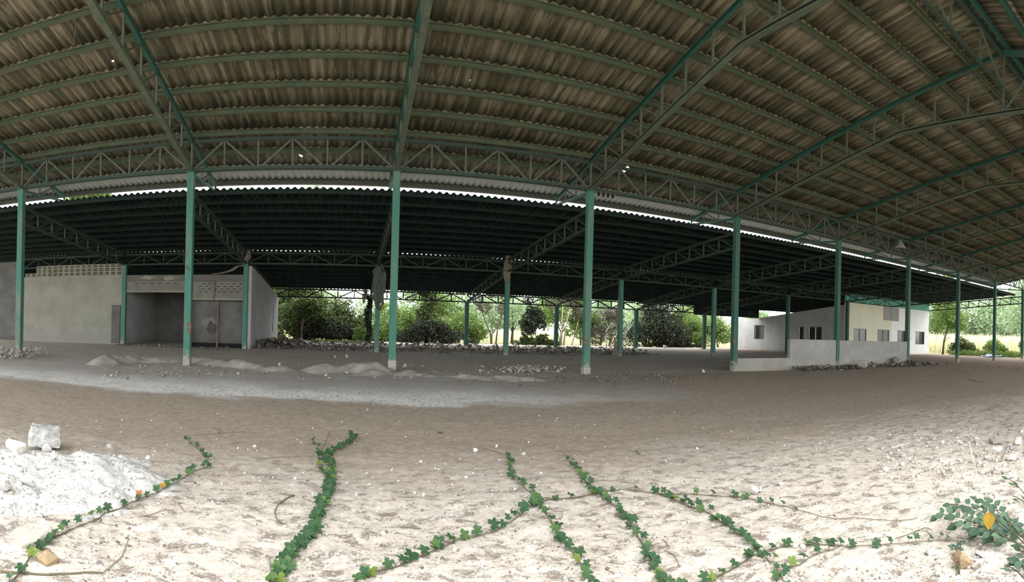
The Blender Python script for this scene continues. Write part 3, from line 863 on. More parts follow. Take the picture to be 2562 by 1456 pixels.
def holed_wall(name, u0, u1, z0, z1f, holes, to3d, thick, mat, label):
    """wall with rectangular openings: cells of a grid, built as a solid"""
    us = sorted({u0, u1, *[h[0] for h in holes], *[h[1] for h in holes]})
    b = MB()
    for a, c in zip(us[:-1], us[1:]):
        hs = [h for h in holes if h[0] <= a + 1e-6 and h[1] >= c - 1e-6]
        spans = [(z0, None)]
        if hs: spans = [(z0, hs[0][2]), (hs[0][3], None)]
        for s, e in spans:
            e0 = z1f(a) if e is None else e; e1 = z1f(c) if e is None else e
            P = [to3d(a, s, 0), to3d(c, s, 0), to3d(c, e1, 0), to3d(a, e0, 0), to3d(a, s, thick), to3d(c, s, thick), to3d(c, e1, thick), to3d(a, e0, thick)]
            b.add(P, [(0, 1, 2, 3), (7, 6, 5, 4), (0, 4, 5, 1), (1, 5, 6, 2), (2, 6, 7, 3), (3, 7, 4, 0)])
    return tag(b.build(name, mat), label, 'wall', None, 'structure')


front3 = lambda u, z, d: (u, YM + 0.02 + d, z)
side3 = lambda u, z, d: (XO + d, u, z)
wA = [(36.78, 38.62, 1.37, 2.67), (40.28, 42.18, 1.40, 2.70)]
wB = [(43.55, 45.15, 1.40, 2.70), (46.82, 48.62, 1.40, 2.69)]
holed_wall('wall_office_cream', XO, CX(8), zo, lambda u: 4.83, wA, front3, 0.16, M_OFFICE_C, 'cream painted left half of the office front wall')
holed_wall('wall_office_white', CX(8), XE, zo, lambda u: 4.93, wB, front3, 0.16, M_OFFICE_W, 'bright white right half of the office front wall')
holed_wall('wall_office_top', XO, XE, 4.83, lambda u: 5.62, [], lambda u, z, d: (u, YM + 0.005 + d, z), 0.17, M_OFFICE_G, 'sea green band above the office front wall')
zs = lambda y: 4.62 - 0.095 * (y - YM)
wS = [(38.1, 39.5, 1.6, 2.95), (33.0, 33.7, 1.1, 2.8), (30.9, 32.5, 1.5, 2.8)]
holed_wall('wall_office_side', YM + 0.2, 42.6, zo, zs, [(a, c, s, e) for a, c, s, e in wS], side3, 0.16, M_SIDEWALL, 'shaded white side wall of the office facing the shed')  # greyer plaster than the front puts this side's shade into the colour
wall('wall_office_end', M_OFFICE_W, 'white end wall of the office at the meadow', (XE - 0.16, XE, YM + 0.18, 42.6, zo, 4.6))
wall('wall_office_rear', M_OFFICE_W, 'white rear wall of the office', (XO, XE, 42.6, 42.75, zo, 3.3))
wall('trim_1', M_OFFICE_G, 'sea green painted strip of the post buried in the office wall', (CX(8) - 0.12, CX(8) + 0.12, YM - 0.03, YM + 0.03, 3.55, 5.0), cat='trim')
b = MB(); b.box(CX(8) - 1.35, CX(8) - 0.125, YM - 0.012, YM + 0.022, 3.57, 4.82)
tag(b.build('paint_patch', M_MAUVE), 'mauve square paint patch on the cream side of the green strip', 'paint patch', None, 'thing')
b = MB(); b.box(CX(8) + 0.125, CX(8) + 1.2, YM - 0.012, YM + 0.022, 3.55, 4.80)
tag(b.build('paint_patch', M_MAUVE), 'mauve square paint patch on the white side of the green strip', 'paint patch', None, 'thing')


def window(num, u0, u1, z0, z1, to3d, panes, label, mull=0.5):
    """a window set in its opening: frame, leaves; 'g' dusty pane, 'o' open dark gap"""
    root = empty('window_%d' % num, (0, 0, 0), 0, label, 'window', None, 'structure')
    def bx(a, c, s, e, d0, d1, nm, mat):
        P = [to3d(a, s, d0), to3d(c, s, d0), to3d(c, e, d0), to3d(a, e, d0), to3d(a, s, d1), to3d(c, s, d1), to3d(c, e, d1), to3d(a, e, d1)]
        return MB().add(P, [(0, 1, 2, 3), (7, 6, 5, 4), (0, 4, 5, 1), (1, 5, 6, 2), (2, 6, 7, 3), (3, 7, 4, 0)]), nm, mat
    f = MB()
    t = 0.05
    for a, c, s, e in ((u0, u1, z0, z0 + t), (u0, u1, z1 - t, z1), (u0, u0 + t, z0, z1), (u1 - t, u1, z0, z1), (u0 + (u1 - u0) * mull - 0.02, u0 + (u1 - u0) * mull + 0.02, z0, z1)):
        q, _, _ = bx(a, c, s, e, 0.03, 0.11, '', None); f.add(q.v, q.f)
    f.build('window_frame', M_ALU, root)
    um = u0 + (u1 - u0) * mull
    for (a, c), p in zip(((u0 + t, um - 0.02), (um + 0.02, u1 - t)), panes):
        q, _, _ = bx(a, c, z0 + t, z1 - t, 0.07 if p == 'g' else 0.13, 0.08 if p == 'g' else 0.14, '', None)
        q.build('pane', M_GLASS if p == 'g' else M_GLASSDARK, root)


window(1, *wA[0], front3, 'gg', 'closed grey two leaf window in the cream office wall, left one')
window(2, *wA[1], front3, 'gg', 'closed grey two leaf window in the cream office wall, beside the green strip')
window(3, *wB[0], front3, 'go', 'half open window with a broken pane in the white office wall', 0.62)
window(4, *wB[1], front3, 'go', 'half open window at the bright right end of the office wall', 0.55)
window(5, *wS[0], side3, 'go', 'dark window near the far end of the shaded office side wall', 0.45)
window(6, *wS[2], side3, 'oo', 'wide dark window in the shaded office side wall')
b = MB()
d = empty('door_1', (0, 0, 0), 0, 'narrow dark door opening in the shaded office side wall', 'door', None, 'structure')
MB().box(XO + 0.03, XO + 0.10, 33.0, 33.06, 1.1, 2.8).box(XO + 0.03, XO + 0.10, 33.64, 33.7, 1.1, 2.8).box(XO + 0.03, XO + 0.10, 33.0, 33.7, 2.74, 2.8).build('door_frame', M_ALU, d)
MB().box(XO + 0.12, XO + 0.15, 33.06, 33.64, 1.1, 2.74).build('door_panel', M_GLASSDARK, d)
MB().tube([(48.95, YM - 0.02, 2.12), (49.2, YM - 0.02, 2.12)], 0.015).build('window_stay', M_ALU, None)
tag(bpy.data.objects['window_stay'], 'small grey iron stay on the white wall right of the last window', 'window stay', None, 'thing')
# sheet metal panel hanging behind the rear posts
pn = corrugated('corrugated_metal_sheet', 28.05, XO, [(38.95, 3.66, 38.90, 4.42)], 0.25, 0.0, M_ROOF2, 8)
pn.data.vertices.foreach_get
for v in pn.data.vertices: v.co.y += 0.03 * math.cos(v.co.x * 2 * PI / 0.25)
tag(pn, 'dark corrugated sheet metal hanging below the rear eave beside the office', 'sheet metal panel', None, 'thing')
b = MB(); b.bar((28.0, 38.9, 3.64), (XO, 38.9, 3.64), 0.06, 0.08)
b.build('bottom_rail', M_TRUSS2, pn)

# ================================================================== RAGS
def rag(name, pts, w, mat, label, seed, n=14, thick=0.012):
    """hanging cloth: a strip along pts with ragged edges and folds"""
    r = random.Random(seed); pts = [Vector(p) for p in pts]; V = []
    L = len(pts); m = 9
    for i in range(n + 1):
        t = i / n * (L - 1); k = min(int(t), L - 2); u = t - k
        c = pts[k].lerp(pts[k + 1], u); ww = (w[k] * (1 - u) + w[k + 1] * u)
        jl, jr = r.uniform(0.75, 1.1), r.uniform(0.75, 1.1)
        for j in range(m + 1):
            s = j / m * 2 - 1
            V.append((c.x + s * ww / 2 * (jl if s < 0 else jr), c.y + 0.07 * math.sin(s * 5 + i * 0.35 + seed) * min(1, ww), c.z + r.uniform(-0.012, 0.012) - (0.04 * s * s)))
    F = [(i * (m + 1) + j, i * (m + 1) + j + 1, (i + 1) * (m + 1) + j + 1, (i + 1) * (m + 1) + j) for i in range(n) for j in range(m) if r.random() > 0.03]
    b = MB(); b.add(V, F); o = b.build(name, mat, None, True)
    md = o.modifiers.new('thickness', 'SOLIDIFY'); md.thickness = thick
    return tag(o, label, 'torn cloth', 'torn cloths on the middle posts', 'thing')


c1 = CX(1); c2 = CX(2); c3 = CX(3); c4 = CX(4)
rag('torn_cloth', [(c1 + 0.15, 28.12, 5.55), (c1 + 0.1, 28.1, 5.2), (c1 - 0.1, 28.1, 4.85)], [0.18, 0.34, 0.2], M_RAG, 'brown rag knotted round the head of the corner post by the side wall', 1)
rag('torn_cloth', [(c1 - 0.1, 28.15, 4.78), (c1 - 0.45, 28.1, 4.72), (c1 - 0.8, 28.1, 4.5), (c1 - 1.3, 28.1, 4.36), (c1 - 1.75, 28.1, 4.33)], [0.25, 0.22, 0.3, 0.22, 0.15], M_RAG, 'pale torn cloth strip draped from the corner post onto the lintel', 2)
rag('torn_cloth', [(-7.18, 28.2, 3.95), (-7.16, 28.2, 3.7), (-7.15, 28.2, 3.4), (-7.15, 28.2, 3.2), (-7.15, 28.2, 2.9)], [0.22, 0.24, 0.22, 0.07, 0.04], M_RAG, 'grey rag hanging in front of the louvre screen', 3)
rag('shade_netting', [(c2 + 0.05, 28.1, 5.0), (c2 + 0.05, 28.1, 4.5), (c2, 28.1, 3.7), (c2 + 0.05, 28.1, 3.0), (c2 + 0.1, 28.1, 2.6)], [0.35, 0.75, 0.75, 0.55, 0.1], M_NET, 'dark shade netting wrapped round the thin third middle post', 4)
rag('torn_cloth', [(c2 - 0.35, 37.9, 4.4), (c2 - 0.45, 37.9, 3.9), (c2 - 0.5, 37.9, 3.4)], [0.3, 0.35, 0.1], M_RAG, 'brown rag in front of the ivy covered rear post', 5)
rag('torn_cloth', [(c3 - 0.05, 28.1, 5.75), (c3 - 0.02, 28.1, 5.3), (c3 - 0.1, 28.1, 4.7), (c3 - 0.1, 28.1, 4.25)], [0.25, 0.55, 0.5, 0.15], M_RAG, 'brown rag hanging from the truss at the fourth middle post', 6)
rag('torn_cloth', [(c4 - 0.22, 28.1, 3.9), (c4 - 0.25, 28.1, 3.2), (c4 - 0.3, 28.1, 2.5), (c4 - 0.25, 28.1, 2.3)], [0.05, 0.22, 0.36, 0.2], M_RAG, 'narrow torn sheet hanging beside the fifth middle post', 7)
rag('torn_cloth', [(c4 - 0.35, 28.1, 1.30), (c4 - 0.38, 28.05, 0.9), (c4 - 0.5, 28.0, 0.48)], [0.2, 0.32, 0.36], M_RAG, 'slumped tan cloth at the foot of the fifth middle post', 8)

# small shelf on the sixth middle post
MB().box(-0.55, -0.12, -0.1, 0.1, 1.92, 1.96).box(-0.5, -0.46, -0.03, 0.03, 1.5, 1.94).box(-0.55, -0.12, -0.1, 0.1, 1.5, 1.54).build('shelf_bracket', M_BLACK, cols2[5])

# hanging lamp and cord
lamp = empty('hanging_lamp', (CX(5), 14.2, 6.05), 0, 'dusty conical lamp shade hanging on a cord under the right part of the roof', 'lamp')
b = MB(); b.tube([(0, 0, 0.42), (0, 0, 0.36), (0, 0, 0.30), (0, 0, 0.0)], [0.05, 0.07, 0.10, 0.27], 20, False); o = b.build('lamp_shade', M_SHADE, lamp, True)
o.modifiers.new('thickness', 'SOLIDIFY').thickness = 0.012
MB().tube([(0, 0, 0.40), (0, 0, ZB(14.2) - 6.05)], 0.012).build('cord', M_BLACK, lamp)
b = MB(); b.tube([(0, 0, 0.28), (0, 0, 0.2), (0, 0, 0.12), (0, 0, 0.06)], [0.03, 0.06, 0.065, 0.02], 12); b.build('bulb', M_CERAMIC, lamp, True)
p = at_y(190, -20, 12.4); q = at_y(188, 80, 12.4); r_ = at_y(183, 112, 12.4)
b = MB(); b.tube([p + Vector((0, 0, 0.4)), p, p.lerp(q, 0.5) + Vector((0.03, 0, 0)), q, r_], 0.012, 5)
tag(b.build('hanging_rope', M_DUSTY), 'thin cord dangling from the purlins at the upper left', 'cord', None, 'thing')

# ================================================================== STONES AND RUBBLE
def chunk_mesh(seed, sx=1, sy=1, sz=0.7, n=14, flat=False):
    r = random.Random(seed); bm = bmesh.new()
    for _ in range(n):
        while True:
            v = Vector((r.uniform(-1, 1), r.uniform(-1, 1), r.uniform(-1, 1)))
            if 0.55 < v.length < 1: break
        v.normalize()
        if flat: v.z = 0.5 if v.z > 0 else -0.5
        bm.verts.new((v.x * sx * 0.5 * r.uniform(0.75, 1.1), v.y * sy * 0.5 * r.uniform(0.75, 1.1), v.z * sz * 0.5 * (1 if flat else r.uniform(0.8, 1.1))))
    bmesh.ops.convex_hull(bm, input=bm.verts)
    for v in [v for v in bm.verts if not v.link_faces]: bm.verts.remove(v)
    lo = [min(v.co[i] for v in bm.verts) for i in range(3)]; hi = [max(v.co[i] for v in bm.verts) for i in range(3)]
    for v in bm.verts:
        for i, e in enumerate((sx, sy, sz)): v.co[i] = (v.co[i] - lo[i]) / (hi[i] - lo[i]) * e - (e / 2 if i < 2 else 0)
    me = bpy.data.meshes.new('stone'); bm.to_mesh(me); bm.free(); return me


CHUNKS = [chunk_mesh(s, 1, random.Random(s).uniform(0.6, 0.95), random.Random(s + 50).uniform(0.62, 0.9)) for s in range(12)]
SLABS = [chunk_mesh(s, 1, random.Random(s).uniform(0.55, 0.9), 0.27, 9, True) for s in range(20, 28)]
_mat_cache = {}


def with_mat(me, mat):
    k = (me.name, mat.name)
    if k not in _mat_cache:
        m = me.copy(); m.materials.clear(); m.materials.append(mat); _mat_cache[k] = m
    return _mat_cache[k]


def floor_at(x, y):
    a = np.array([[float(x)]]); b2 = np.array([[float(y)]])
    return float(floor_z(a, b2)[0, 0])


def stone(name, px, py, wpx, mat, label, cat='stone', group=None, slab=False, seed=0, tall=1.0, sink=0.25, rz=None, tilt=0.0, on=0.0):
    p = at(px, py); dist = math.hypot(p.x, p.y)
    s = wpx / FPX * dist
    me = with_mat((SLABS if slab else CHUNKS)[seed % (8 if slab else 12)], mat)
    o = bpy.data.objects.new(name, me); COL.objects.link(o)
    o.scale = (s, s, s * tall)
    o.rotation_euler = (tilt, 0, seed * 1.3 if rz is None else rz)
    o.location = (p.x, p.y, max(p.z, floor_at(p.x, p.y)) - s * 0.1 * sink + on)
    return tag(o, label, cat, group, 'thing')


# white ash heap, front left
HC = Vector((-3.05, 4.55, 0)); HR = (1.55, 1.0)


def heap_z(X, Y):
    c, s_ = math.cos(0.75), math.sin(0.75)
    U = ((X - HC.x) * c + (Y - HC.y) * s_) / HR[0]; W = (-(X - HC.x) * s_ + (Y - HC.y) * c) / HR[1]
    d = np.sqrt(U * U + W * W)
    h = np.clip(1 - d, 0, 1)
    h = np.clip(h + 0.25 * fbm(X, Y, 15, 3, 1.8) * (d < 1.15), 0, 1)
    return 0.38 * h ** 0.9 * (1 + 0.25 * fbm(X, Y, 12, 3, 1.6)) + np.minimum(1, h * 6) * (np.abs(fbm(X, Y, 13, 4, 5.5)) * 0.055 + fbm(X, Y, 14, 3, 16.0) * 0.03) - 0.05 + 0.04 * (h > 0)


hx = np.arange(-5.2, -0.7, 0.035); hy = np.arange(2.3, 6.5, 0.035)
hp = grid_mesh('ash_heap', hx, hy, lambda X, Y: heap_z(X, Y) + floor_z(X, Y) - 0.0, M_ASH, False)
tag(hp, 'low heap of white ash and crumbled mortar in the near left corner', 'heap', None, 'stuff')


def hz(x, y): return float(heap_z(np.array([[float(x)]]), np.array([[float(y)]]))[0, 0]) + floor_at(x, y)


# big block on the heap
bm = bmesh.new(); bmesh.ops.create_cube(bm, size=1); bmesh.ops.subdivide_edges(bm, edges=bm.edges, cuts=9, use_grid_fill=True)
for v in bm.verts:
    c = Vector((v.co.x * (0.38 - 0.05 * v.co.z), v.co.y * 0.3, v.co.z * 0.24))
    nz = mnoise.noise_vector(c * 26) * 0.010 + mnoise.noise_vector(c * 10) * 0.018 + mnoise.noise_vector(c * 4.1) * 0.03
    k = 1 - 0.10 * max(0, (abs(v.co.x) + abs(v.co.y) + abs(v.co.z)) - 1.05)
    v.co = c * k + nz
me = bpy.data.meshes.new('concrete_block'); bm.to_mesh(me); bm.free(); me.materials.append(M_CONC)
p = at(112, 1122)
blk = bpy.data.objects.new('concrete_block', me); COL.objects.link(blk)
blk.location = (p.x, p.y, 0.16); blk.rotation_euler = (0.05, 0.04, 0.55)
tag(blk, 'large broken pale concrete block behind the white ash heap', 'concrete block', None, 'thing')


_TT = 2.0 + np.arange(900) * 0.006


def on_heap(px, py):
    """first point of the heap or the floor seen at a pixel"""
    d = ray(px, py)
    X, Y, Z = d.x * _TT, d.y * _TT, EYE + d.z * _TT
    inside = (X > -5.2) & (X < -0.7) & (Y > 2.3) & (Y < 6.5)
    H = floor_z(X, Y); H = np.where(inside, H + heap_z(X, Y), H)
    k = np.nonzero(Z <= H)[0]
    if len(k): return Vector((X[k[0]], Y[k[0]], Z[k[0]]))
    return at(px, py)


def heap_stone(px, py, wpx, mat, label, seed, slab=False, tall=1.0, rz=0.3, tilt=0.0, sink=0.12):
    p = on_heap(px, py); s = wpx / FPX * math.hypot(p.x, p.y)
    o = bpy.data.objects.new('stone' if not slab else 'mortar_slab', with_mat((SLABS if slab else CHUNKS)[seed % (8 if slab else 12)], mat)); COL.objects.link(o)
    o.scale = (s, s, s * tall); o.rotation_euler = (tilt, 0, rz); o.location = p - Vector((0, 0, s * sink))
    return tag(o, label, 'stone' if not slab else 'slab', None, 'thing')


heap_stone(40, 1133, 54, M_CHALK, 'rounded pale boulder in front of the big concrete block, at the left edge', 1, tall=1.1)
heap_stone(96, 1128, 34, M_CONC, 'angular grey white chunk leaning on the big concrete block', 4, tall=1.4)
heap_stone(118, 1130, 26, M_CONC, 'smaller grey chunk beside the big concrete block', 7, tall=1.5)
heap_stone(132, 1147, 16, M_CHALK, 'small upright white splinter right of the big concrete block', 3, tall=1.8)
heap_stone(157, 1145, 30, M_CONC, 'flat grey shard right of the big concrete block', 2, True, 1.6, 0.8, 0.3)
heap_stone(238, 1128, 26, M_CONC, 'pointed grey stone on the soil behind the ash heap, nearer one to the block', 5, tall=0.9)
heap_stone(276, 1124, 24, M_CONC, 'pale stone on the soil behind the ash heap, second from the block', 6, tall=0.8)
heap_stone(302, 1147, 15, M_CHALK, 'small white chip at the right rim behind the ash heap', 8)
heap_stone(65, 1212, 44, M_CHALK, 'pale flat lump set in the upper slope of the ash heap', 9, True, 1.5, 0.4, 0.15)
heap_stone(10, 1228, 40, M_CONC, 'grey sided lump at the left edge of the ash heap', 10, tall=1.1)
heap_stone(92, 1232, 50, M_CONC, 'long grey slab lying across the ash heap', 11, True, 1.0, 2.6, 0.2)
heap_stone(183, 1233, 34, M_CONC, 'triangular grey shard on the lower ash slope', 5, True, 1.2, 0.2, 0.25)
heap_stone(255, 1230, 40, M_CHALK, 'pale flat shard near the right foot of the ash heap', 4, True, 1.0, 0.3, 0.2)
heap_stone(98, 1293, 24, M_CONC, 'dark sided pointed stone low on the ash heap', 7, tall=0.9)
heap_stone(237, 1275, 54, M_CHALK, 'long white sliver pointing down the ash heap', 6, True, 0.9, -0.75, 0.2)
heap_stone(347, 1195, 28, M_CHALK, 'tilted white flake at the right foot of the ash heap', 1, True, 1.5, 0.5, 0.5)
# corner slab with a triangular face
bm = bmesh.new()
prof = [(-0.17, 0.0), (0.17, 0.16), (0.19, 0.10), (0.08, -0.12), (-0.06, -0.2), (-0.12, -0.12)]
lo = [bm.verts.new((x, y, 0)) for x, y in prof]; hi = [bm.verts.new((x * 0.96, y * 0.96, 0.09 + 0.02 * (i % 2))) for i, (x, y) in enumerate(prof)]
bm.faces.new(lo[::-1]); bm.faces.new(hi)
for i in range(6): bm.faces.new((lo[i], lo[(i + 1) % 6], hi[(i + 1) % 6], hi[i]))
bmesh.ops.bevel(bm, geom=bm.edges[:], offset=0.008, segments=1, affect='EDGES')
me = bpy.data.meshes.new('mortar_slab'); bm.to_mesh(me); bm.free(); me.materials.append(M_SLABM)
p = on_heap(78, 1370)
o = bpy.data.objects.new('mortar_slab', me); COL.objects.link(o); o.location = (p.x, p.y, p.z + 0.0); o.rotation_euler = (0.28, 0.1, 0.35); o.scale = (0.74, 0.74, 1.3)
tag(o, 'thick triangular mortar slab in the near left corner', 'slab', None, 'thing')
heap_stone(116, 1425, 52, M_TAN, 'tan brown rock beside the vine in the near left corner', 2, tall=1.2, rz=1.0)
heap_stone(290, 1318, 40, M_CONC, 'grey flat stone below the left vine', 3, True, 1.3, 0.2, 0.25)
heap_stone(278, 1335, 36, M_CHALK, 'white flat piece in front of the grey flat stone, below the left vine', 0, True, 1.2, 0.5, 0.1)
heap_stone(365, 1333, 48, M_CHALK, 'broad white tile fragment right of the grey flat stone', 2, True, 1.0, 0.1, 0.15)
heap_stone(384, 1310, 26, M_CONC, 'blue grey angular stone behind the broad white tile fragment', 9, tall=0.9)
heap_stone(520, 1204, 26, M_CHALK, 'square cream brick end lying right of the left vine', 8, True, 1.8, 0.2, 0.0)
heap_stone(172, 1360, 24, M_CHALK, 'oval white flake right of the tan rock', 5, True, 0.7, 0.1, 0.0)
stone('stone', 2408, 1425, 52, M_TAN, 'tan brown rock under the weed at the near right', seed=3, rz=2.0, tall=1.15, sink=0.2)
stone('stone', 1888, 1236, 30, M_CHALK, 'white stone above the long creeping vine, right of the middle', seed=5, tall=1.2)
stone('stone', 1902, 1230, 14, M_CHALK, 'smaller white stone touching the one above the long creeping vine', seed=8, tall=1.3)
stone('stone', 1954, 1217, 18, M_CHALK, 'cream oval stone beyond the long creeping vine', seed=2, tall=0.7)
stone('stone', 1100, 1084, 17, M_BARK, 'small dark flat scrap lying on the brown soil in the middle', 'scrap', slab=True, seed=3, tall=0.7)
stone('stone', 2547, 1113, 24, M_CHALK, 'white pointed stone among rubble at the right edge', seed=6, tall=1.0)
stone('stone', 2496, 1134, 28, M_CHALK, 'white wedge stone beside the dark twig among the right rubble', seed=4, slab=True, tall=1.8, tilt=0.4)
stone('stone', 2495, 1110, 54, M_MOUND, 'broad mauve brown slab in the right rubble', seed=1, slab=True, tall=0.8, tilt=0.15)
stone('stone', 2528, 1152, 30, M_CHALK, 'cream lump at the right edge below the rubble', seed=11, tall=0.8)
stone('stone', 2332, 1390, 34, M_CHALK, 'white broken cup shaped shard beside the weed', seed=7, slab=True, tall=1.6, tilt=0.3)
stone('stone', 2362, 1455, 26, M_CHALK, 'white shard at the bottom edge left of the tan rock', seed=2, slab=True, tall=1.5)
stone('stone', 2450, 1392, 36, M_CHALK, 'white stick like shard behind the tan rock', seed=6, slab=True, tall=0.8, rz=0.1)

# stones scattered over the soil (each its own object)
rs = random.Random(77)
STN = []
for (n, x0, x1, y0, y1, a, b_, text, grp) in (
        (95, 380, 1320, 1100, 1440, 6, 14, 'small cream stone lying on the sunlit soil in the left half', 'small stones on the left soil'),
        (80, 1320, 2330, 1110, 1440, 6, 14, 'small cream stone lying on the sunlit soil in the right half', 'small stones on the right soil'),
        (48, 2330, 2560, 1085, 1300, 8, 22, 'pale broken stone in the rubble at the right edge', 'broken stones at the right edge'),
        (50, 20, 380, 1130, 1300, 7, 18, 'white lump in the slope of the ash heap', 'lumps in the ash heap'),
        (36, 300, 2100, 1010, 1100, 4, 8, 'tiny cream stone on the shaded brown soil', 'stones on the shaded soil')):
    for k in range(n):
        px, py = rs.uniform(x0, x1), rs.uniform(y0, y1)
        w = rs.uniform(a, b_) * (0.7 + 0.6 * (py - 1000) / 450)
        sl = rs.random() < 0.45
        p = on_heap(px, py) if x1 <= 380 else at(px, py)
        s = w / FPX * math.hypot(p.x, p.y)
        o = bpy.data.objects.new('stone', with_mat((SLABS if sl else CHUNKS)[rs.randrange(8)], rs.choice([M_CHALK, M_SLABM, M_PEB, M_CONC]))); COL.objects.link(o)
        o.scale = (s, s * rs.uniform(0.6, 1), s * rs.uniform(0.6, 1.1)); o.rotation_euler = (rs.uniform(-.3, .3), rs.uniform(-.3, .3), rs.uniform(0, 6))
        zz = p.z if x1 <= 380 else floor_at(p.x, p.y)
        o.location = (p.x, p.y, zz - s * 0.08)
        tag(o, text, 'stone', grp, 'thing')


def scatter_chunks(name, n, place, smin, smax, mat, label, seed, cat='rubble', flatness=0.6):
    """countless small pieces in one mesh; place(r) -> x, y, z"""
    r = random.Random(seed); src = []
    for me in CHUNKS[:6] + SLABS[:3]:
        V = np.array([v.co[:] for v in me.vertices]); T = []
        for p in me.polygons:
            vv = list(p.vertices)
            for k in range(1, len(vv) - 1): T.append((vv[0], vv[k], vv[k + 1]))
        src.append((V, np.array(T)))
    Vs, Fs, b = [], [], 0
    for _ in range(n):
        V, T = src[r.randrange(len(src))]
        x, y, z = place(r); s = smin * (smax / smin) ** (r.random() ** 1.8)
        R = np.array(Matrix.Rotation(r.uniform(0, 6.3), 3, 'Z') @ Matrix.Rotation(r.uniform(-.5, .5), 3, 'X') @ Matrix.Rotation(r.uniform(-.5, .5), 3, 'Y'))
        W = (V * np.array([1, r.uniform(0.6, 1), r.uniform(flatness, 1.1)]) * s) @ R.T + np.array([x, y, z - 0.12 * s])
        Vs.append(W); Fs.append(T + b); b += len(V)
    o = mesh_np(name, np.concatenate(Vs), np.concatenate(Fs), mat)
    return tag(o, label, cat, None, 'stuff')


def place_near(r):
    while True:
        px, py = r.uniform(-20, 2580), 1040 + 430 * r.random() ** 0.75
        p = at(px, py)
        if r.random() < 0.55 + 0.45 * mnoise.noise(Vector((p.x * 1.3, p.y * 1.3, 3))): return p.x, p.y, floor_at(p.x, p.y)


scatter_chunks('pebbles', 2600, place_near, 0.008, 0.032, M_PEB, 'countless cream pebbles and mortar crumbs strewn over the sunlit soil', 3, 'pebbles')


def place_grit(r):
    while True:
        px, py = r.uniform(-20, 2580), 1110 + 360 * r.random() ** 0.8
        p = at(px, py)
        if mnoise.noise(Vector((p.x * 0.9, p.y * 0.9, 8))) > 0.02 + r.uniform(-.25, .25): return p.x, p.y, floor_at(p.x, p.y)


scatter_chunks('litter', 2600, place_grit, 0.010, 0.035, mat_rubble('brown_litter', [(0.0, (0.13, 0.105, 0.085)), (0.5, (0.22, 0.185, 0.155)), (1.0, (0.36, 0.31, 0.27))]),
               'countless brown crumbs of leaf litter on the sunlit soil', 5, 'litter', 0.2)


def place_right(r):
    px = r.uniform(2200, 2600); py = r.uniform(1080, 1200) - (px - 2200) * 0.03
    p = at(px, py); return p.x, p.y, floor_at(p.x, p.y)


scatter_chunks('rubble', 750, place_right, 0.015, 0.09, M_RUB_PALE, 'pale broken rubble spread at the right edge', 6)
scatter_chunks('ash_crumbs', 2000, lambda r: (lambda p: (p.x, p.y, p.z))(on_heap(r.uniform(-10, 390), r.uniform(1120, 1330))), 0.008, 0.036, mat_rubble('ash_crumb', [(0.0, (0.22, 0.215, 0.20)), (0.4, (0.46, 0.45, 0.43)), (1.0, (0.72, 0.71, 0.69))]),
               'crumbs of white ash and mortar on the heap', 7, 'crumbs')


# dirt mounds along the front posts
def mound(name, pts, w, h, label, seed, mat=M_MOUND):
    """ridge of loose dirt along a line of points"""
    P = [Vector(p) for p in pts]
    x0 = min(p.x for p in P) - w - 0.3; x1 = max(p.x for p in P) + w + 0.3; y0 = min(p.y for p in P) - w - 0.3; y1 = max(p.y for p in P) + w + 0.3
    def zf_(X, Y):
        d = np.full_like(X, 9.0)
        for a, b in zip(P[:-1], P[1:]):
            ab = b - a; L = ab.x ** 2 + ab.y ** 2
            t = np.clip(((X - a.x) * ab.x + (Y - a.y) * ab.y) / L, 0, 1)
            d = np.minimum(d, np.hypot(X - a.x - t * ab.x, Y - a.y - t * ab.y))
        k = np.clip(1 - d / (w * (1 + 0.7 * fbm(X, Y, seed + 3, 2, 0.8))), 0, 1)
        k = k * k * (3 - 2 * k)
        return floor_z(X, Y) - 0.03 + k * (h * (1 + 0.9 * fbm(X, Y, seed, 3, 0.9)) + 0.03) + np.minimum(1, k * 4) * fbm(X, Y, seed + 1, 4, 3) * 0.10
    st = 0.07
    o = grid_mesh(name, np.arange(x0, x1, st), np.arange(y0, y1, st), zf_, mat, False)
    return tag(o, label, 'dirt heap', 'dirt heaps along the front posts', 'stuff')


mound('dirt_heap', [at(250, 912), at(340, 905), at(468, 905), at(560, 915), at(700, 928)], 0.8, 0.2, 'low ridge of grey dirt at the foot of the red patched post', 31)
mound('dirt_heap', [at(800, 930), at(870, 930), at(940, 932)], 1.0, 0.27, 'grey dirt hump just left of the bright teal post', 35)
mound('dirt_heap', [at(1000, 938), at(1100, 942), at(1240, 948), at(1330, 950)], 0.7, 0.1, 'flat grey dirt ridge right of the bright teal post', 39)
for (px, py, w, sd) in ((838, 909, 10, 1), (868, 909, 10, 4), (700, 920, 9, 2), (1012, 924, 12, 6), (815, 945, 8, 7)):
    stone('stone', px, py, w, M_CONC, {1: 'grey lump on the crest of the dirt hump, left of two', 4: 'grey lump on the crest of the dirt hump, right of two', 2: 'grey lump on the low dirt ridge',
                                       6: 'grey lump on the dirt right of the bright teal post', 7: 'pale lump in front of the dirt hump'}[sd], seed=sd, tall=1.2, on=0.2 if sd in (1, 4) else 0.05)


scatter_chunks('rubble', 700, lambda r: (lambda p: (p.x, p.y, gz(p.x, p.y) + 0.03))(at(r.uniform(230, 1340), r.gauss(936, 7) - (18 if r.random() < 0.35 else 0))), 0.02, 0.13, mat_rubble('grey_dirt_clod', [(0.0, (0.16, 0.145, 0.125)), (0.5, (0.30, 0.28, 0.25)), (1.0, (0.46, 0.44, 0.40))]),
               'clods and chips along the dirt heaps at the front posts', 23)


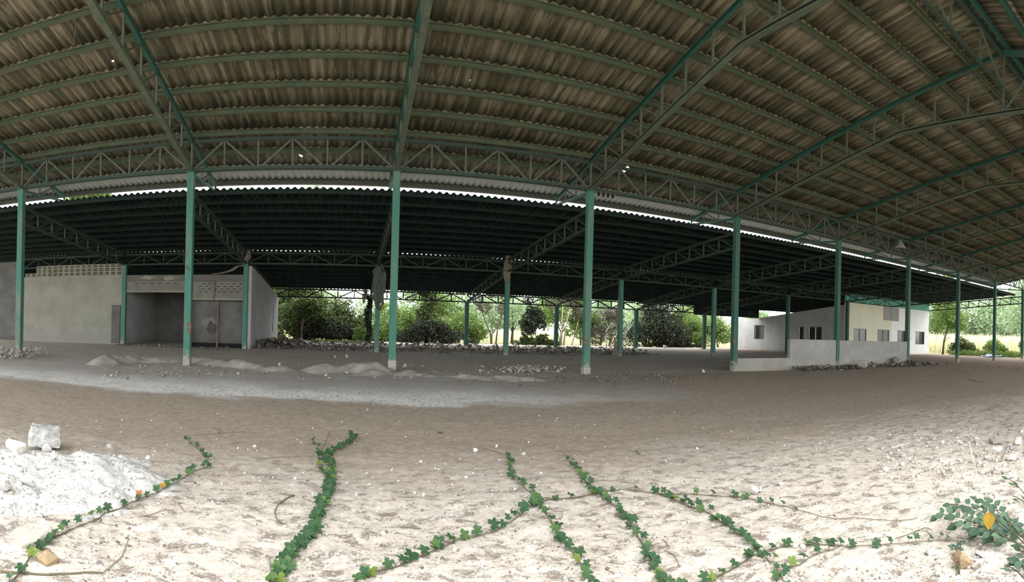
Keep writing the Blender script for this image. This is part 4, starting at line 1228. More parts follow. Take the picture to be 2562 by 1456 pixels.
def band(x0, x1, y0, y1, hh=0.25):
    def f(r):
        x = r.uniform(x0, x1); y = r.uniform(y0, y1)
        m = 0.5 + 0.5 * mnoise.noise(Vector((x * 0.5, y * 0.5, 1)))
        return x, y, gz(x, y) + hh * m * r.random()
    return f


scatter_chunks('rubble', 2600, band(-4.9, 18.5, 28.7, 33.5, 0.14), 0.05, 0.27, M_RUB_GREY, 'bank of grey broken masonry across the shed behind the middle posts', 11)
scatter_chunks('rubble', 1400, band(-4.9, 21, 34.0, 38.5, 0.12), 0.05, 0.26, M_RUB_GREY, 'broken masonry in front of the rear posts', 12)
scatter_chunks('rubble', 420, lambda r: (lambda p: (p.x, p.y, gz(p.x, p.y) + r.random() * 0.05))(at(r.gauss(1318, 36), r.gauss(926, 4))), 0.04, 0.22, M_MOUND, 'small pile of pale rubble left of the fourth front post', 13)
scatter_chunks('rubble', 700, lambda r: (lambda p: (p.x, p.y, gz(p.x, p.y)))(at(r.gauss(1560, 170), r.gauss(947, 8))), 0.02, 0.11, M_RUB_GREY, 'thin line of rubble between the fourth and fifth front posts', 14)
scatter_chunks('rubble', 900, lambda r: (r.uniform(18.5, 31), 17.78 - abs(r.gauss(0, 0.45)), gz(0, 17.5) + r.random() * 0.12), 0.05, 0.36, M_RUB_GREY, 'rubble and dirt along the foot of the half height wall', 15)
scatter_chunks('rubble', 500, lambda r: (r.uniform(-14.6, -11.2), 17.6 + r.gauss(0, 0.8), gz(0, 17.5) + r.random() * 0.35), 0.04, 0.22, M_MOUND, 'pale rubble heaped round the leftmost front post', 16)
scatter_chunks('rubble', 350, lambda r: (r.uniform(CX(0), CX(1)), YM - r.uniform(0.2, 1.2), gz(0, YM)), 0.04, 0.22, M_RUB_GREY, 'rubble on the ground in front of the two left rooms', 17)
scatter_chunks('rubble', 350, lambda r: (r.uniform(CX(1) + 0.4, CX(1) + 2.4), r.uniform(30, 36), gz(0, 32) + r.random() * 0.35), 0.08, 0.5, M_RUB_GREY, 'rubble heaped against the foot of the grey side wall', 18)
scatter_chunks('litter', 700, lambda r: (r.uniform(24, 50), r.uniform(9, 18), floor_z(np.array([[20.]]), np.array([[14.]]))[0, 0] - 0.0), 0.02, 0.14, mat_rubble('red_litter', [(0.0, (0.13, 0.08, 0.055)), (0.5, (0.22, 0.14, 0.10)), (1.0, (0.34, 0.24, 0.19))]),
               'reddish leaf litter in front of the far right posts', 19, 'litter', 0.15)
for j, (px, py, w, text) in enumerate(((2040 + 120, 922, 26, 'grey lump of rubble lying against the half height wall, larger one'), (2177, 917, 16, 'dark lump beside the larger lump at the half height wall'),
                                       (2240, 916, 24, 'dark grey lump at the end of the half height wall'), (1985, 862 + 66, 14, 'small dark lump at the step of the half height wall'),
                                       (1760, 933, 9, 'pale stone left of the fifth front post'), (1664, 872, 12, 'pale pointed stone on the far floor edge'), (1288, 868, 12, 'white bundle on the far rubble'))):
    stone('stone', px, py, w, [M_MOUND, M_RUB_GREY, M_RUB_GREY, M_RUB_GREY, M_CHALK, M_CHALK, M_CHALK][j], text, seed=j, tall=1.2)
# big masonry chunks in the rear bank
rs = random.Random(5)
for k in range(24):
    x = rs.uniform(-4.5, 17); y = rs.choice([rs.uniform(29.8, 32), rs.uniform(35, 38)]); s = rs.uniform(0.22, 0.46)
    o = bpy.data.objects.new('masonry_chunk', with_mat(CHUNKS[rs.randrange(12)], rs.choice([M_RUB_GREY, M_RUB_GREY, M_MOUND]))); COL.objects.link(o)
    o.scale = (s, s, s * rs.uniform(0.5, 0.9)); o.rotation_euler = (rs.uniform(-.4, .4), rs.uniform(-.4, .4), rs.uniform(0, 6)); o.location = (x, y, gz(x, y) + rs.uniform(0.0, 0.06))
    tag(o, 'lump of broken masonry in the rubble bank behind the middle posts', 'masonry chunk', 'masonry chunks in the rubble bank', 'thing')

# blue plastic sheet by the ninth post
p = at(2478, 894)
def tarp_z(X, Y): return gz_np(X, Y) + 0.10 + np.abs(fbm(X, Y, 21, 4, 1.1)) * 0.28
d_ = (p - Vector((0, 0, p.z))).normalized()
o = grid_mesh('plastic_sheet', np.arange(p.x - 1.3, p.x + 1.5, 0.07), np.arange(p.y - 0.7, p.y + 0.7, 0.07), tarp_z, M_TARP)
o.modifiers.new('thickness', 'SOLIDIFY').thickness = 0.03
tag(o, 'crumpled blue and white plastic sheet on the ground at the far right', 'plastic sheet', None, 'thing')

# ================================================================== CREEPING VINES
def smooth_path(px_pts, lift=0.012, sub=6):
    P = [at(*q) for q in px_pts]; out = []
    for i in range(len(P) - 1):
        a, b, c, d = P[max(i - 1, 0)], P[i], P[i + 1], P[min(i + 2, len(P) - 1)]
        for k in range(sub):
            t = k / sub
            out.append(0.5 * ((2 * b) + (c - a) * t + (2 * a - 5 * b + 4 * c - d) * t * t + (3 * b - a - 3 * c + d) * t ** 3))
    out.append(P[-1])
    for q in out: q.z = max(floor_at(q.x, q.y), hz(q.x, q.y) if (-5.2 < q.x < -0.7 and 2.3 < q.y < 6.5) else -9) + lift
    return out


LEAF_R = []
for a, r_ in ((0, 1.0), (14, .74), (26, .52), (42, .80), (54, .88), (66, .72), (80, .52), (104, .70), (120, .74), (136, .62), (160, .5), (180, .16)):
    LEAF_R.append((math.radians(a), r_))
LEAF_PTS = [(math.cos(a) * r_, math.sin(a) * r_) for a, r_ in LEAF_R] + [(math.cos(-a) * r_, math.sin(-a) * r_) for a, r_ in LEAF_R[-2:0:-1]]


def add_lobed(b, c, nrm, fwd, s, r):
    nrm = nrm.normalized(); f = (fwd - nrm * fwd.dot(nrm)).normalized(); g = nrm.cross(f)
    vs = [c - nrm * 0.10 * s]
    for x, y in LEAF_PTS:
        q = x * x + y * y
        vs.append(c + f * (x * s) + g * (y * s) + nrm * (s * (0.10 * abs(y) - 0.12 * q * q + r.uniform(-.04, .04))))
    n = len(LEAF_PTS)
    b.add(vs, [(0, 1 + k, 1 + (k + 1) % n) for k in range(n)])


def vine(px_pts, spacing, size, label, seed, stem_r=0.006, tips=0.12, extra=(), odd=()):
    r = random.Random(seed); root = None
    P = smooth_path(px_pts)
    root = empty('creeping_vine', P[0], 0, label, 'vine', 'creeping vines on the sunlit soil')
    o0 = P[0].copy(); P = [q - o0 for q in P]
    n = len(P)
    b = MB(); b.tube(P, [stem_r * (1 - 0.6 * i / n) for i in range(n)], 5)
    lb = MB(); pet = b; acc = 0; total = sum((P[i + 1] - P[i]).length for i in range(n - 1)); done_ = 0
    for i in range(n - 1):
        seg = P[i + 1] - P[i]; L = seg.length; pos = 0
        while acc <= L - pos:
            pos += acc; t = pos / max(L, 1e-6)
            c = P[i].lerp(P[i + 1], t); frac = (done_ + pos) / total
            if frac < 1 - tips:
                sc_ = size * 1.24 * r.uniform(0.7, 1.15) * (1 - 0.45 * frac ** 3)
                side = Vector((r.uniform(-1, 1), r.uniform(-0.6, 0.4), 0)) * 0.035
                top = c + side + Vector((0, 0, r.uniform(0.02, 0.06)))
                pet.tube([c, c + side * 0.6 + Vector((0, 0, 0.02)), top], 0.0022, 4)
                add_lobed(lb, top, Vector((r.uniform(-.45, .45), r.uniform(-1.0, -.15), 1)), Vector((r.uniform(-1, 1), r.uniform(-1, 0.2), 0)), sc_, r)
            acc = spacing * 1.32 * r.uniform(0.55, 1.45)
        acc -= (L - pos); done_ += L
    lb.build('foliage', M_VINE, root); pet.build('vine_stem', M_STEM, root, True)
    for k, pts in enumerate(extra):
        Q = smooth_path(pts); b = MB(); b.tube([q - o0 for q in Q], stem_r * 0.55, 5); b.build('side_stem', M_STEM, root, True)
    for (px, py, mat, nm) in odd:
        b = MB(); c = at(px, py) - o0
        c.z = hz(*(at(px, py).xy)) - o0.z + 0.05 if (-5.2 < at(px, py).x < -0.7 and 2.3 < at(px, py).y < 6.5) else c.z + 0.05
        add_lobed(b, c, Vector((0.1, -0.8, 0.8)), Vector((0.3, -1, 0.1)), size * 0.95, r); o = b.build(nm, mat, root); o['label'] = nm.replace('_', ' ')
    return root


vine([(20, 1475), (45, 1440), (90, 1385), (150, 1342), (250, 1298), (330, 1258), (420, 1222), (480, 1182), (522, 1160), (498, 1128), (464, 1100), (474, 1094), (545, 1088)], 0.105, 0.047,
     'creeping vine climbing from the near left corner past the ash heap', 1, odd=((407, 1226, M_YELLOW, 'yellow_leaf'), (348, 1243, M_ORANGE, 'orange_leaf')), extra=[[(545, 1088), (552, 1080), (530, 1072)], [(545, 1088), (590, 1086), (612, 1084)]])
vine([(670, 1475), (700, 1440), (735, 1392), (782, 1330), (800, 1275), (822, 1232), (828, 1180), (824, 1145), (848, 1125), (878, 1110), (887, 1098), (868, 1083)], 0.034, 0.058,
     'dense leafy vine in the left centre, running up from the bottom edge', 2, tips=0.02, extra=[[(826, 1185), (842, 1180), (858, 1185)], [(800, 1140), (824, 1083)]])
vine([(816, 1195), (800, 1170), (794, 1135), (788, 1110), (770, 1090)], 0.11, 0.04, 'short thin vine branching beside the dense leafy vine', 3, 0.004)
vine([(860, 1490), (920, 1440), (1000, 1420), (1060, 1395), (1120, 1365), (1160, 1347), (1240, 1328), (1290, 1297), (1335, 1268), (1345, 1252), (1302, 1215), (1280, 1190), (1266, 1145), (1208, 1127)], 0.085, 0.056,
     'vine rising in an arc from the bottom centre to a knot of leaves', 4)
vine([(1480, 1475), (1462, 1425), (1430, 1380), (1400, 1342), (1372, 1300), (1360, 1278), (1345, 1252), (1375, 1248)], 0.085, 0.05, 'vine dropping from the leaf knot to the bottom edge, right of centre', 5)
vine([(1672, 1475), (1655, 1435), (1622, 1392), (1600, 1355), (1572, 1305), (1535, 1268), (1500, 1240), (1480, 1225), (1450, 1187), (1425, 1158), (1408, 1132)], 0.062, 0.05,
     'straight leafy vine crossing the long horizontal one near the middle', 6, extra=[[(1408, 1132), (1390, 1130), (1378, 1124)], [(1412, 1130), (1440, 1128), (1456, 1132)], [(1530, 1262), (1520, 1240), (1512, 1228)]])
vine([(1350, 1262), (1370, 1252), (1450, 1243), (1520, 1235), (1580, 1231), (1650, 1233), (1740, 1235), (1850, 1246), (1950, 1264), (2040, 1287), (2150, 1301), (2260, 1306), (2296, 1297)], 0.155, 0.047,
     'long creeping vine stretching sideways to the weed', 7, 0.0065, 0.25)
vine([(1650, 1236), (1730, 1266), (1790, 1292), (1840, 1332), (1870, 1357), (1892, 1378), (1922, 1402), (1955, 1445), (1970, 1475)], 0.072, 0.052, 'vine curving from the long creeping vine down to the bottom edge', 8, tips=0)
vine([(1700, 1475), (1775, 1448), (1840, 1420), (1892, 1388), (1950, 1370), (2020, 1361), (2090, 1366), (2150, 1370), (2230, 1365), (2330, 1355), (2400, 1358)], 0.085, 0.05,
     'leafy vine running sideways along the near right soil', 9, tips=0.04, extra=[[(2240, 1348), (2280, 1335), (2310, 1320), (2330, 1322)]])
vine([(1930, 1480), (1962, 1430), (2000, 1410), (2050, 1385), (2100, 1370)], 0.10, 0.052, 'short side vine at the bottom edge, joining the near right vine', 10, tips=0)

# loose twigs and dry stalks on the soil
def twig(px_pts, r_, mat, label, name='twig', lift=0.01):
    P = smooth_path(px_pts, lift); b = MB(); n = len(P); b.tube(P, [r_ * (1 - 0.5 * i / n) for i in range(n)], 6)
    return tag(b.build(name, mat, None, True), label, 'twig', 'twigs on the soil', 'thing')


twig([(-20, 1432), (60, 1434), (150, 1438), (235, 1432), (255, 1430)], 0.008, M_STEM, 'dark runner stem along the bottom left edge')
twig([(255, 1430), (300, 1392), (318, 1350), (320, 1332)], 0.005, M_TWIG, 'thin bent stalk rising from the dark runner stem at the left')
twig([(735, 1246), (705, 1262), (688, 1285), (695, 1305), (712, 1313)], 0.006, M_STEM, 'hooked dark twig left of the dense leafy vine')
twig([(680, 1475), (677, 1430), (672, 1392)], 0.014, M_PALEBARK, 'pale stick at the bottom edge beside the dense leafy vine')
twig([(432, 1250), (447, 1264), (462, 1279)], 0.008, M_TWIG, 'thin straight stick pointing at the sunlit soil, below the left vine')
twig([(345, 1292), (390, 1284), (415, 1275)], 0.006, M_TWIG, 'slender pale stick lying along the left vine')
twig([(1658, 1355), (1672, 1368), (1665, 1380), (1640, 1388)], 0.005, M_TWIG, 'forked dry twig between two vines near the bottom, right of centre')
twig([(1665, 1380), (1685, 1390), (1702, 1420)], 0.005, M_TWIG, 'curved dry twig between two vines, lower one')
twig([(640, 1150), (720, 1145), (800, 1142)], 0.004, M_STEM, 'faint straight stem across the soil left of the dense leafy vine')
twig([(1430, 1154), (1460, 1158), (1485, 1156)], 0.012, M_TWIG, 'grey stick beside the tip of the straight leafy vine')
twig([(1590, 1126), (1600, 1136), (1615, 1138)], 0.006, M_STEM, 'small dark looped twig on the shaded soil, right of centre')
twig([(2230, 1118), (2260, 1112), (2276, 1110)], 0.016, M_CHALK, 'pale broken stick on the soil at the edge of the right rubble')
twig([(2506, 1155), (2512, 1135), (2522, 1118)], 0.012, M_TWIG, 'dark upright twig among the right rubble')
twig([(2425, 950), (2440, 953), (2460, 956)], 0.02, M_TWIG, 'brown stick on the far right floor')

# ================================================================== WEED AT THE RIGHT
def ovate(b, c, nrm, fwd, s, r):
    nrm = nrm.normalized(); f = (fwd - nrm * fwd.dot(nrm))
    f = f.normalized() if f.length > 1e-4 else Vector((1, 0, 0)); g = nrm.cross(f)
    prof = [(0, 0), (0.16, 0.24), (0.38, 0.34), (0.62, 0.27), (0.84, 0.12), (1, 0)]
    L = []; Mi = []; Rr = []
    for x, y in prof:
        z = -0.18 * x * x
        Mi.append(c + f * (x * s) + nrm * (z * s - 0.05 * s * (0 < x < 1)))
        L.append(c + f * (x * s) + g * (y * s) + nrm * (z * s + r.uniform(0, 0.03) * s)); Rr.append(c + f * (x * s) - g * (y * s) + nrm * (z * s + r.uniform(0, 0.03) * s))
    n = len(prof); b.add(Mi + L + Rr, [(i, i + 1, n + i + 1, n + i) for i in range(n - 1)] + [(i + 1, i, 2 * n + i, 2 * n + i + 1) for i in range(n - 1)])


def weed(base_px, tips, n_leaf, size, label, seed, yellow=None, depth=None):
    r = random.Random(seed); base = at(*base_px)
    root = empty('leafy_weed', base, 0, label, 'weed')
    st = MB(); lb = MB()
    for (tx, ty, Yt) in tips:
        tip = at_y(tx, ty, Yt) - base
        mid = tip * 0.5 + Vector((0, 0, 0.12 + 0.1 * r.random())); P = []
        for k in range(9):
            t = k / 8; P.append(mid * (2 * t * (1 - t)) + tip * (t * t))
        st.tube(P, [0.006 * (1 - 0.7 * k / 8) for k in range(9)], 6)
        for k in range(n_leaf):
            t = 0.42 + 0.58 * (k + r.random()) / n_leaf; i = min(int(t * 8), 7); c = P[i].lerp(P[i + 1], t * 8 - i)
            dirv = (P[i + 1] - P[i]).normalized(); sd = 1 if k % 2 else -1
            side = dirv.cross(Vector((0, 0, 1))) * sd
            out = (side * r.uniform(0.5, 1.0) + dirv * 0.5 + Vector((0, 0, r.uniform(-0.9, 0.35)))).normalized()
            e = c + out * size * 0.35
            st.tube([c, e], 0.0022, 4)
            ovate(lb, e, Vector((r.uniform(-.9, 0), -0.5, 0.7)), out, size * r.uniform(0.65, 1.15), r)
    st.build('stem', M_STEMG, root, True); lb.build('foliage', M_WEED, root)
    if yellow:
        b = MB(); c = at_y(yellow[0], yellow[1], yellow[2]) - base
        ovate(b, c, Vector((-0.85, -0.45, 0.25)), Vector((0.05, 0.1, -1)), size * 1.5, r); o = b.build('yellow_leaf', M_YELLOW, root); o['label'] = 'hanging yellow leaf'
    return root


weed((2600, 1400), [(2352, 1285, 2.15), (2380, 1262, 2.2), (2450, 1250, 2.1), (2400, 1310, 2.0), (2470, 1290, 1.9), (2520, 1310, 1.8), (2440, 1335, 1.9)], 17, 0.088,
     'broad leaved weed at the right edge with one hanging yellow leaf', 1, (2476, 1280, 1.62))
weed((2600, 1300), [(2505, 1195, 2.6), (2512, 1215, 2.6), (2500, 1245, 2.4)], 4, 0.07, 'small upper sprig of leaves at the right edge above the big weed', 2)
weed((2585, 1480), [(2490, 1420, 1.6), (2520, 1395, 1.65), (2545, 1420, 1.5), (2550, 1380, 1.6)], 8, 0.085, 'cluster of dark leaves in the bottom right corner', 3)
weed((2400, 1440), [(2395, 1370, 1.95), (2405, 1355, 1.98), (2380, 1380, 1.95)], 4, 0.045, 'little sprig growing behind the tan rock', 4)
sp = at(2462, 1262); tp = at_y(2424, 1103, sp.y + 0.15)
b = MB(); b.tube([sp, sp.lerp(tp, 0.35) + Vector((0.006, 0, 0)), sp.lerp(tp, 0.7) + Vector((0.004, 0, 0)), tp], [0.006, 0.005, 0.004, 0.003], 6)
b.tube([sp.lerp(tp, 0.9), sp.lerp(tp, 0.72) + Vector((-0.012, 0, 0.0)), sp.lerp(tp, 0.62) + Vector((0.0, -0.01, 0))], 0.0035, 5)
tag(b.build('dry_stalk', M_STRAW, None, True), 'pale dry stalk standing upright above the weed', 'stalk', None, 'thing')

# ================================================================== TREES AND BUSHES OUTSIDE
def leaf_cloud(blobs, n, size, seed, flat=0.0, shell=0.55):
    """leaf blades in blobs [(cx, cy, cz, rx, ry, rz)]: (V, F) of bent quads"""
    r = np.random.default_rng(seed)
    vol = np.array([b[3] * b[4] * b[5] for b in blobs]) ** 0.75; cnt = np.maximum(3, (n * vol / vol.sum()).astype(int))
    C = []
    for b, k in zip(blobs, cnt):
        d = r.normal(size=(k, 3)); d /= np.linalg.norm(d, axis=1)[:, None]
        rad = shell + (1 - shell) * r.random(k) ** 0.7
        rad *= 0.85 + 0.3 * r.random(k)
        C.append(np.array(b[:3]) + d * rad[:, None] * np.array(b[3:]))
    C = np.concatenate(C); m = len(C)
    nr = r.normal(size=(m, 3)); nr[:, 2] += 0.6; nr /= np.linalg.norm(nr, axis=1)[:, None]
    a = r.normal(size=(m, 3)); a[:, 2] -= 0.5; a -= nr * (a * nr).sum(1)[:, None]; a /= np.linalg.norm(a, axis=1)[:, None]
    bq = np.cross(nr, a)
    s = size * (0.6 + 0.8 * r.random(m))[:, None]
    V = np.stack([C - a * s, C + bq * s * 0.42 + nr * s * 0.08, C + a * s - nr * s * 0.15, C - bq * s * 0.42 + nr * s * 0.08], 1).reshape(-1, 3)
    F = np.arange(m * 4).reshape(m, 4)
    return V, F


def plant(name, base, blobs, n, size, mat, label, cat, seed, stems=(), bark=M_BARK, group=None):
    """stems: [([points], radius)], coordinates relative to base"""
    root = empty(name, base, 0, label, cat, group)
    V, F = leaf_cloud(blobs, int(n * 1.7), size, seed); V[:, 2] = np.maximum(V[:, 2], 0.02)
    mesh_np('foliage', V, F, mat, root)
    for k, (pts, r_) in enumerate(stems):
        m = len(pts); b = MB(); b.tube(pts, [r_ * (1 - 0.65 * i / max(1, m - 1)) for i in range(m)], 7)
        b.build('trunk' if k == 0 else 'branch', bark, root, True)
    return root


def dome(w, d, h, k, seed, z0=0.0, droop=0.3):
    h = h * 1.22; k = int(k * 1.5)
    r = random.Random(seed); out = []
    for _ in range(k):
        a = r.uniform(0, 2 * PI); q = r.random() ** 0.6
        x = math.cos(a) * q; y = math.sin(a) * q
        top = h * (1 - 0.55 * q * q)
        rr = r.uniform(0.18, 0.34) * min(w, h * 1.4)
        z = z0 + r.uniform(droop, 1.0) * max(0.1, top - rr * 0.5)
        out.append((x * w * 0.42, y * d * 0.42, z, rr * 0.75, rr * 0.75, rr * 0.55))
    return out


def fan(n, h, spread, seed, r0=0.05, lean=0.0):
    r = random.Random(seed); out = []
    for _ in range(n):
        a = r.uniform(0, 2 * PI); q = r.uniform(0.3, 1) * spread
        e = Vector((math.cos(a) * q + lean, math.sin(a) * q * 0.6, h * r.uniform(0.75, 1)))
        out.append(([Vector((0, 0, -0.1)), Vector((e.x * 0.2, e.y * 0.2, e.z * 0.3)), Vector((e.x * 0.55 + r.uniform(-.1, .1), e.y * 0.55, e.z * 0.65)), e], r0 * r.uniform(0.6, 1)))
    return out


def G(x, y): return Vector((x, y, gz(x, y) - 0.1))


Yb = 43.0
plant('slender_tree', G(-3.55, 41.2), dome(3.6, 3.0, 4.3, 16, 1, 0.9), 3800, 0.13, M_LF_MID, 'slender tree with a thin dark trunk beside the grey side wall', 'tree', 1,
      [([(0, 0, 0), (0.02, 0, 1.2), (0.2, 0, 2.6), (0.28, 0, 4.6)], 0.13)] + [([(0.1, 0, 1.4), (0.9, 0.1, 2.2), (1.8, 0.1, 2.4)], 0.06), ([(0, 0, 0.9), (1.2, 0, 1.75), (2.9, 0, 1.9)], 0.05)])
plant('leafy_bush', G(-4.4, 43.6), dome(4.2, 3, 4.6, 20, 2, 0, 0.05), 5000, 0.13, M_LF_MID, 'tall leafy bush pressed against the end of the grey side wall', 'bush', 2, fan(4, 4, 1.0, 2))
plant('arching_bush', G(-0.6, 43.2), dome(4.8, 3.4, 3.1, 24, 3), 5200, 0.12, M_LF_MID, 'wide arching bush with a grey green dome, left of the ivy covered post', 'bush', 3,
      [([(-2.2, -0.4, 0), (-1.5, -0.5, 0.9), (-0.3, -0.6, 1.6), (1.2, -0.6, 1.9)], 0.06), ([(-1.6, -0.4, 0.1), (-0.8, -0.5, 1.1), (0.4, -0.6, 1.5), (1.6, -0.5, 1.4)], 0.05), ([(-0.8, -0.3, 0), (0, -0.5, 0.8), (1.0, -0.5, 1.3)], 0.05)])
plant('shaded_thicket', G(-1.6, 41.4), dome(6.2, 1.2, 1.6, 26, 4), 4600, 0.10, M_LF_DARK, 'dark low thicket at the foot of the arching bush', 'bush', 4, fan(6, 1.2, 1.8, 4, 0.03))
plant('climbing_ivy', G(CX(2) - 0.05, 38.3), [(-0.1 + 0.12 * math.sin(k), -0.05, 0.45 + k * 0.32, 0.22, 0.2, 0.24) for k in range(10)], 900, 0.075, M_LF_DARK, 'ivy climbing the second rear post', 'ivy', 5,
      [([(0.1, -0.2, 0), (-0.1, -0.2, 1.4), (0.15, -0.2, 3.4)], 0.03)])
plant('young_shrub', G(0.75, 39.9), dome(1.1, 0.9, 1.5, 8, 6), 700, 0.08, M_LF_LIGHT, 'small bright green shrub at the foot of the ivy covered post', 'bush', 6, fan(4, 1.1, 0.4, 6, 0.02))
plant('weed_patch', G(-0.8, 38.8), [(x * 0.5 - 1.6, 0.2 * math.sin(x), 0.12, 0.35, 0.4, 0.16) for x in range(8)], 1200, 0.06, M_LF_LIGHT, 'bright ground weeds creeping over the rubble by the rear posts', 'weeds', 7, fan(3, 0.3, 1, 7, 0.01))
plant('leafy_bush', G(3.6, 44), dome(4.8, 3.5, 2.9, 20, 8), 4600, 0.12, M_LF_LIGHT, 'light green bush between the ivy covered post and the third middle post', 'bush', 8, fan(5, 2.5, 1.6, 8))
plant('ivy_tower', G(6.0, 42.6), [(0.3 * math.sin(k * 1.3), 0, 0.8 + k * 0.42, 0.75 - 0.02 * k, 0.6, 0.42) for k in range(10)], 3400, 0.10, M_LF_MID, 'leaf smothered dead tree column reaching up to the rear eave', 'tree', 9,
      [([(0, 0, 0), (0.05, 0, 2), (-0.05, 0, 4.6)], 0.18)])
plant('shaded_thicket', G(6.6, 41.6), dome(6.8, 1.5, 1.7, 26, 10), 4600, 0.10, M_LF_DARK, 'dark thicket below the leaf smothered tree', 'bush', 10, fan(6, 1.4, 2.2, 10, 0.03))
b = MB(); b.tube([(8.4, 41.0, 1.35), (7.4, 41, 1.5), (6.2, 41.1, 1.45)], [0.11, 0.09, 0.07], 8)
plant('leafy_bush', G(8.9, 44.2), dome(3.8, 3, 3.2, 16, 11), 3000, 0.12, M_LF_LIGHT, 'yellow green bush just left of the third rear post', 'bush', 11, fan(4, 2.8, 1.2, 11))
plant('bare_sapling', G(11.0, 42.0), [(x, 0.2, z, 0.55, 0.5, 0.5) for x, z in ((-1.1, 3.6), (0.1, 4.2), (1.2, 4.0), (-0.5, 3.0), (1.0, 2.9))], 1100, 0.09, M_LF_GREY, 'forked sapling with bare thin stems right of the third rear post', 'sapling', 12,
      [([(0.1, 0, 0), (0, 0, 0.9), (-0.5, 0, 2.0), (-1.2, 0, 4.4)], 0.09), ([(0.1, 0, 0.2), (0.15, 0, 1.3), (0.05, 0, 4.4)], 0.06), ([(0.45, 0, 0), (0.55, 0, 1.2), (0.9, 0, 2.6), (1.3, 0, 4.2)], 0.07), ([(0.2, 0, 1.0), (0.8, 0, 1.9), (1.2, 0, 2.4)], 0.035)])
plant('bare_sapling', G(17.1, 42.2), [(x, 0.2, z, 0.6, 0.5, 0.55) for x, z in ((-0.9, 3.6), (0.1, 4.2), (0.9, 3.7), (1.5, 2.8))], 1100, 0.09, M_LF_GREY, 'pale stemmed sapling left of the fourth rear post', 'sapling', 13,
      [([(0, 0, 0), (0, 0, 1.2), (0.05, 0, 4.3)], 0.09), ([(0.2, 0, 0), (0.35, 0, 1.6), (0.9, 0, 4.2)], 0.08), ([(-0.1, 0, 0.3), (-0.5, 0, 1.8), (-0.9, 0, 3.8)], 0.05), ([(0.9, 0, 0), (1.4, 0, 1.8), (1.7, 0, 3.2)], 0.05)], M_TWIG)
plant('dark_sapling', G(14.4, 41.8), dome(2.2, 1.6, 3.4, 14, 14, 0.4), 2600, 0.09, M_LF_DARK, 'dark leafy sapling just right of the fourth middle post', 'sapling', 14, fan(3, 3, 0.6, 14, 0.05))
plant('shaded_thicket', G(14.8, 41.5), dome(5.0, 1.2, 0.9, 18, 15), 2400, 0.09, M_LF_MID, 'low weeds around the pale stemmed sapling', 'bush', 15, fan(5, 0.9, 1.8, 15, 0.02))
plant('leafy_bush', G(19.3, 43.2), dome(3.0, 2.6, 4.0, 16, 16, 0.3), 3400, 0.11, M_LF_LIGHT, 'light leafy tree right of the fourth rear post', 'tree', 16, fan(4, 3.5, 1.0, 16))
plant('dry_thicket', G(21.6, 42.3), dome(3.8, 2.4, 3.3, 18, 17), 3000, 0.09, M_LF_GREY, 'dry grey thicket left of the big dark bush', 'bush', 17, fan(7, 2.6, 1.4, 17, 0.03))
dw = empty('dead_branches', G(20.6, 41.0), 0, 'bleached dead branches arching out of the dry thicket', 'dead branches')
for k, pts in enumerate(([(0.1, 0, 0), (0.0, 0, 0.8), (0.05, 0, 1.5), (0.5, 0, 2.0)], [(0.9, 0, 0.4), (0.95, 0, 1.0), (1.3, 0, 1.6), (1.9, 0, 2.0)], [(0.9, 0, 0.5), (1.4, 0, 0.65), (2.0, 0, 0.6)], [(1.8, 0, 1.0), (2.0, 0, 1.5), (2.4, 0, 1.9)])):
    b = MB(); b.tube(pts, [0.05, 0.045, 0.035, 0.02][:len(pts)], 7); b.build('branch', M_PALEBARK, dw, True)
plant('big_dark_bush', G(27.2, 43.0), dome(6.2, 4.0, 4.1, 34, 18), 8200, 0.115, M_LF_DARK, 'big dark dome shaped bush before the rear eave, left of the hanging sheet', 'bush', 18, fan(6, 3, 2.0, 18))
plant('leafy_bush', G(31.6, 43.4), dome(3.0, 2.6, 3.0, 14, 19), 2400, 0.11, M_LF_LIGHT, 'yellow green bush right of the big dark bush', 'bush', 19, fan(4, 2.4, 1.0, 19))
plant('leafy_bush', G(35.6, 45.0), dome(4.2, 3.0, 3.2, 18, 20), 3600, 0.11, M_LF_LIGHT, 'soft green bush under the hanging sheet metal, left of the office', 'bush', 20, fan(4, 2.6, 1.2, 20))
plant('shaded_thicket', G(28.0, 41.6), dome(8, 1.4, 0.8, 20, 21), 2600, 0.09, M_LF_DARK, 'low dark weeds at the foot of the big dark bush', 'bush', 21, fan(5, 0.7, 2.4, 21, 0.02))
# trees seen over the walls and through the gap between the roofs
plant('tall_tree', G(-14.5, 42.5), dome(4.4, 3.5, 3.3, 16, 30, 3.9), 2200, 0.15, M_LF_LIGHT, 'bright tree crown showing above the white plaster wall', 'tree', 30, [([(0, 0, 0), (0.1, 0, 3), (0.2, 0, 6)], 0.2)])
plant('tall_tree', G(-19.5, 42.5), dome(5.0, 3.5, 3.4, 14, 31, 3.6), 1800, 0.15, M_LF_DARK, 'dark tree crown above the far left wall', 'tree', 31, [([(0, 0, 0), (0.1, 0, 3), (0, 0, 6)], 0.2)])
plant('tall_tree', G(-10.5, 42.0), dome(3.5, 2.5, 2.2, 10, 32, 3.8), 900, 0.13, M_LF_DARK, 'dark leaves above the right end of the white plaster wall', 'tree', 32, [([(0, 0, 0), (0.1, 0, 3), (0, 0, 5.5)], 0.15)])
plant('tall_tree', G(-27.0, 55), dome(9, 6, 5.5, 18, 33, 11.2), 3600, 0.26, M_LF_LIGHT, 'tall tree top seen through the gap between the roofs at the far left', 'tree', 33, [([(0, 0, 0), (0.3, 0, 7), (0, 0, 14)], 0.4)])
plant('tall_tree', G(-3.2, 56), dome(6.5, 5, 4.3, 14, 34, 11.6), 1500, 0.22, M_LF_LIGHT, 'tree top peeping through the light gap above the middle roof', 'tree', 34, [([(0, 0, 0), (0.3, 0, 7), (0, 0, 14)], 0.35)])
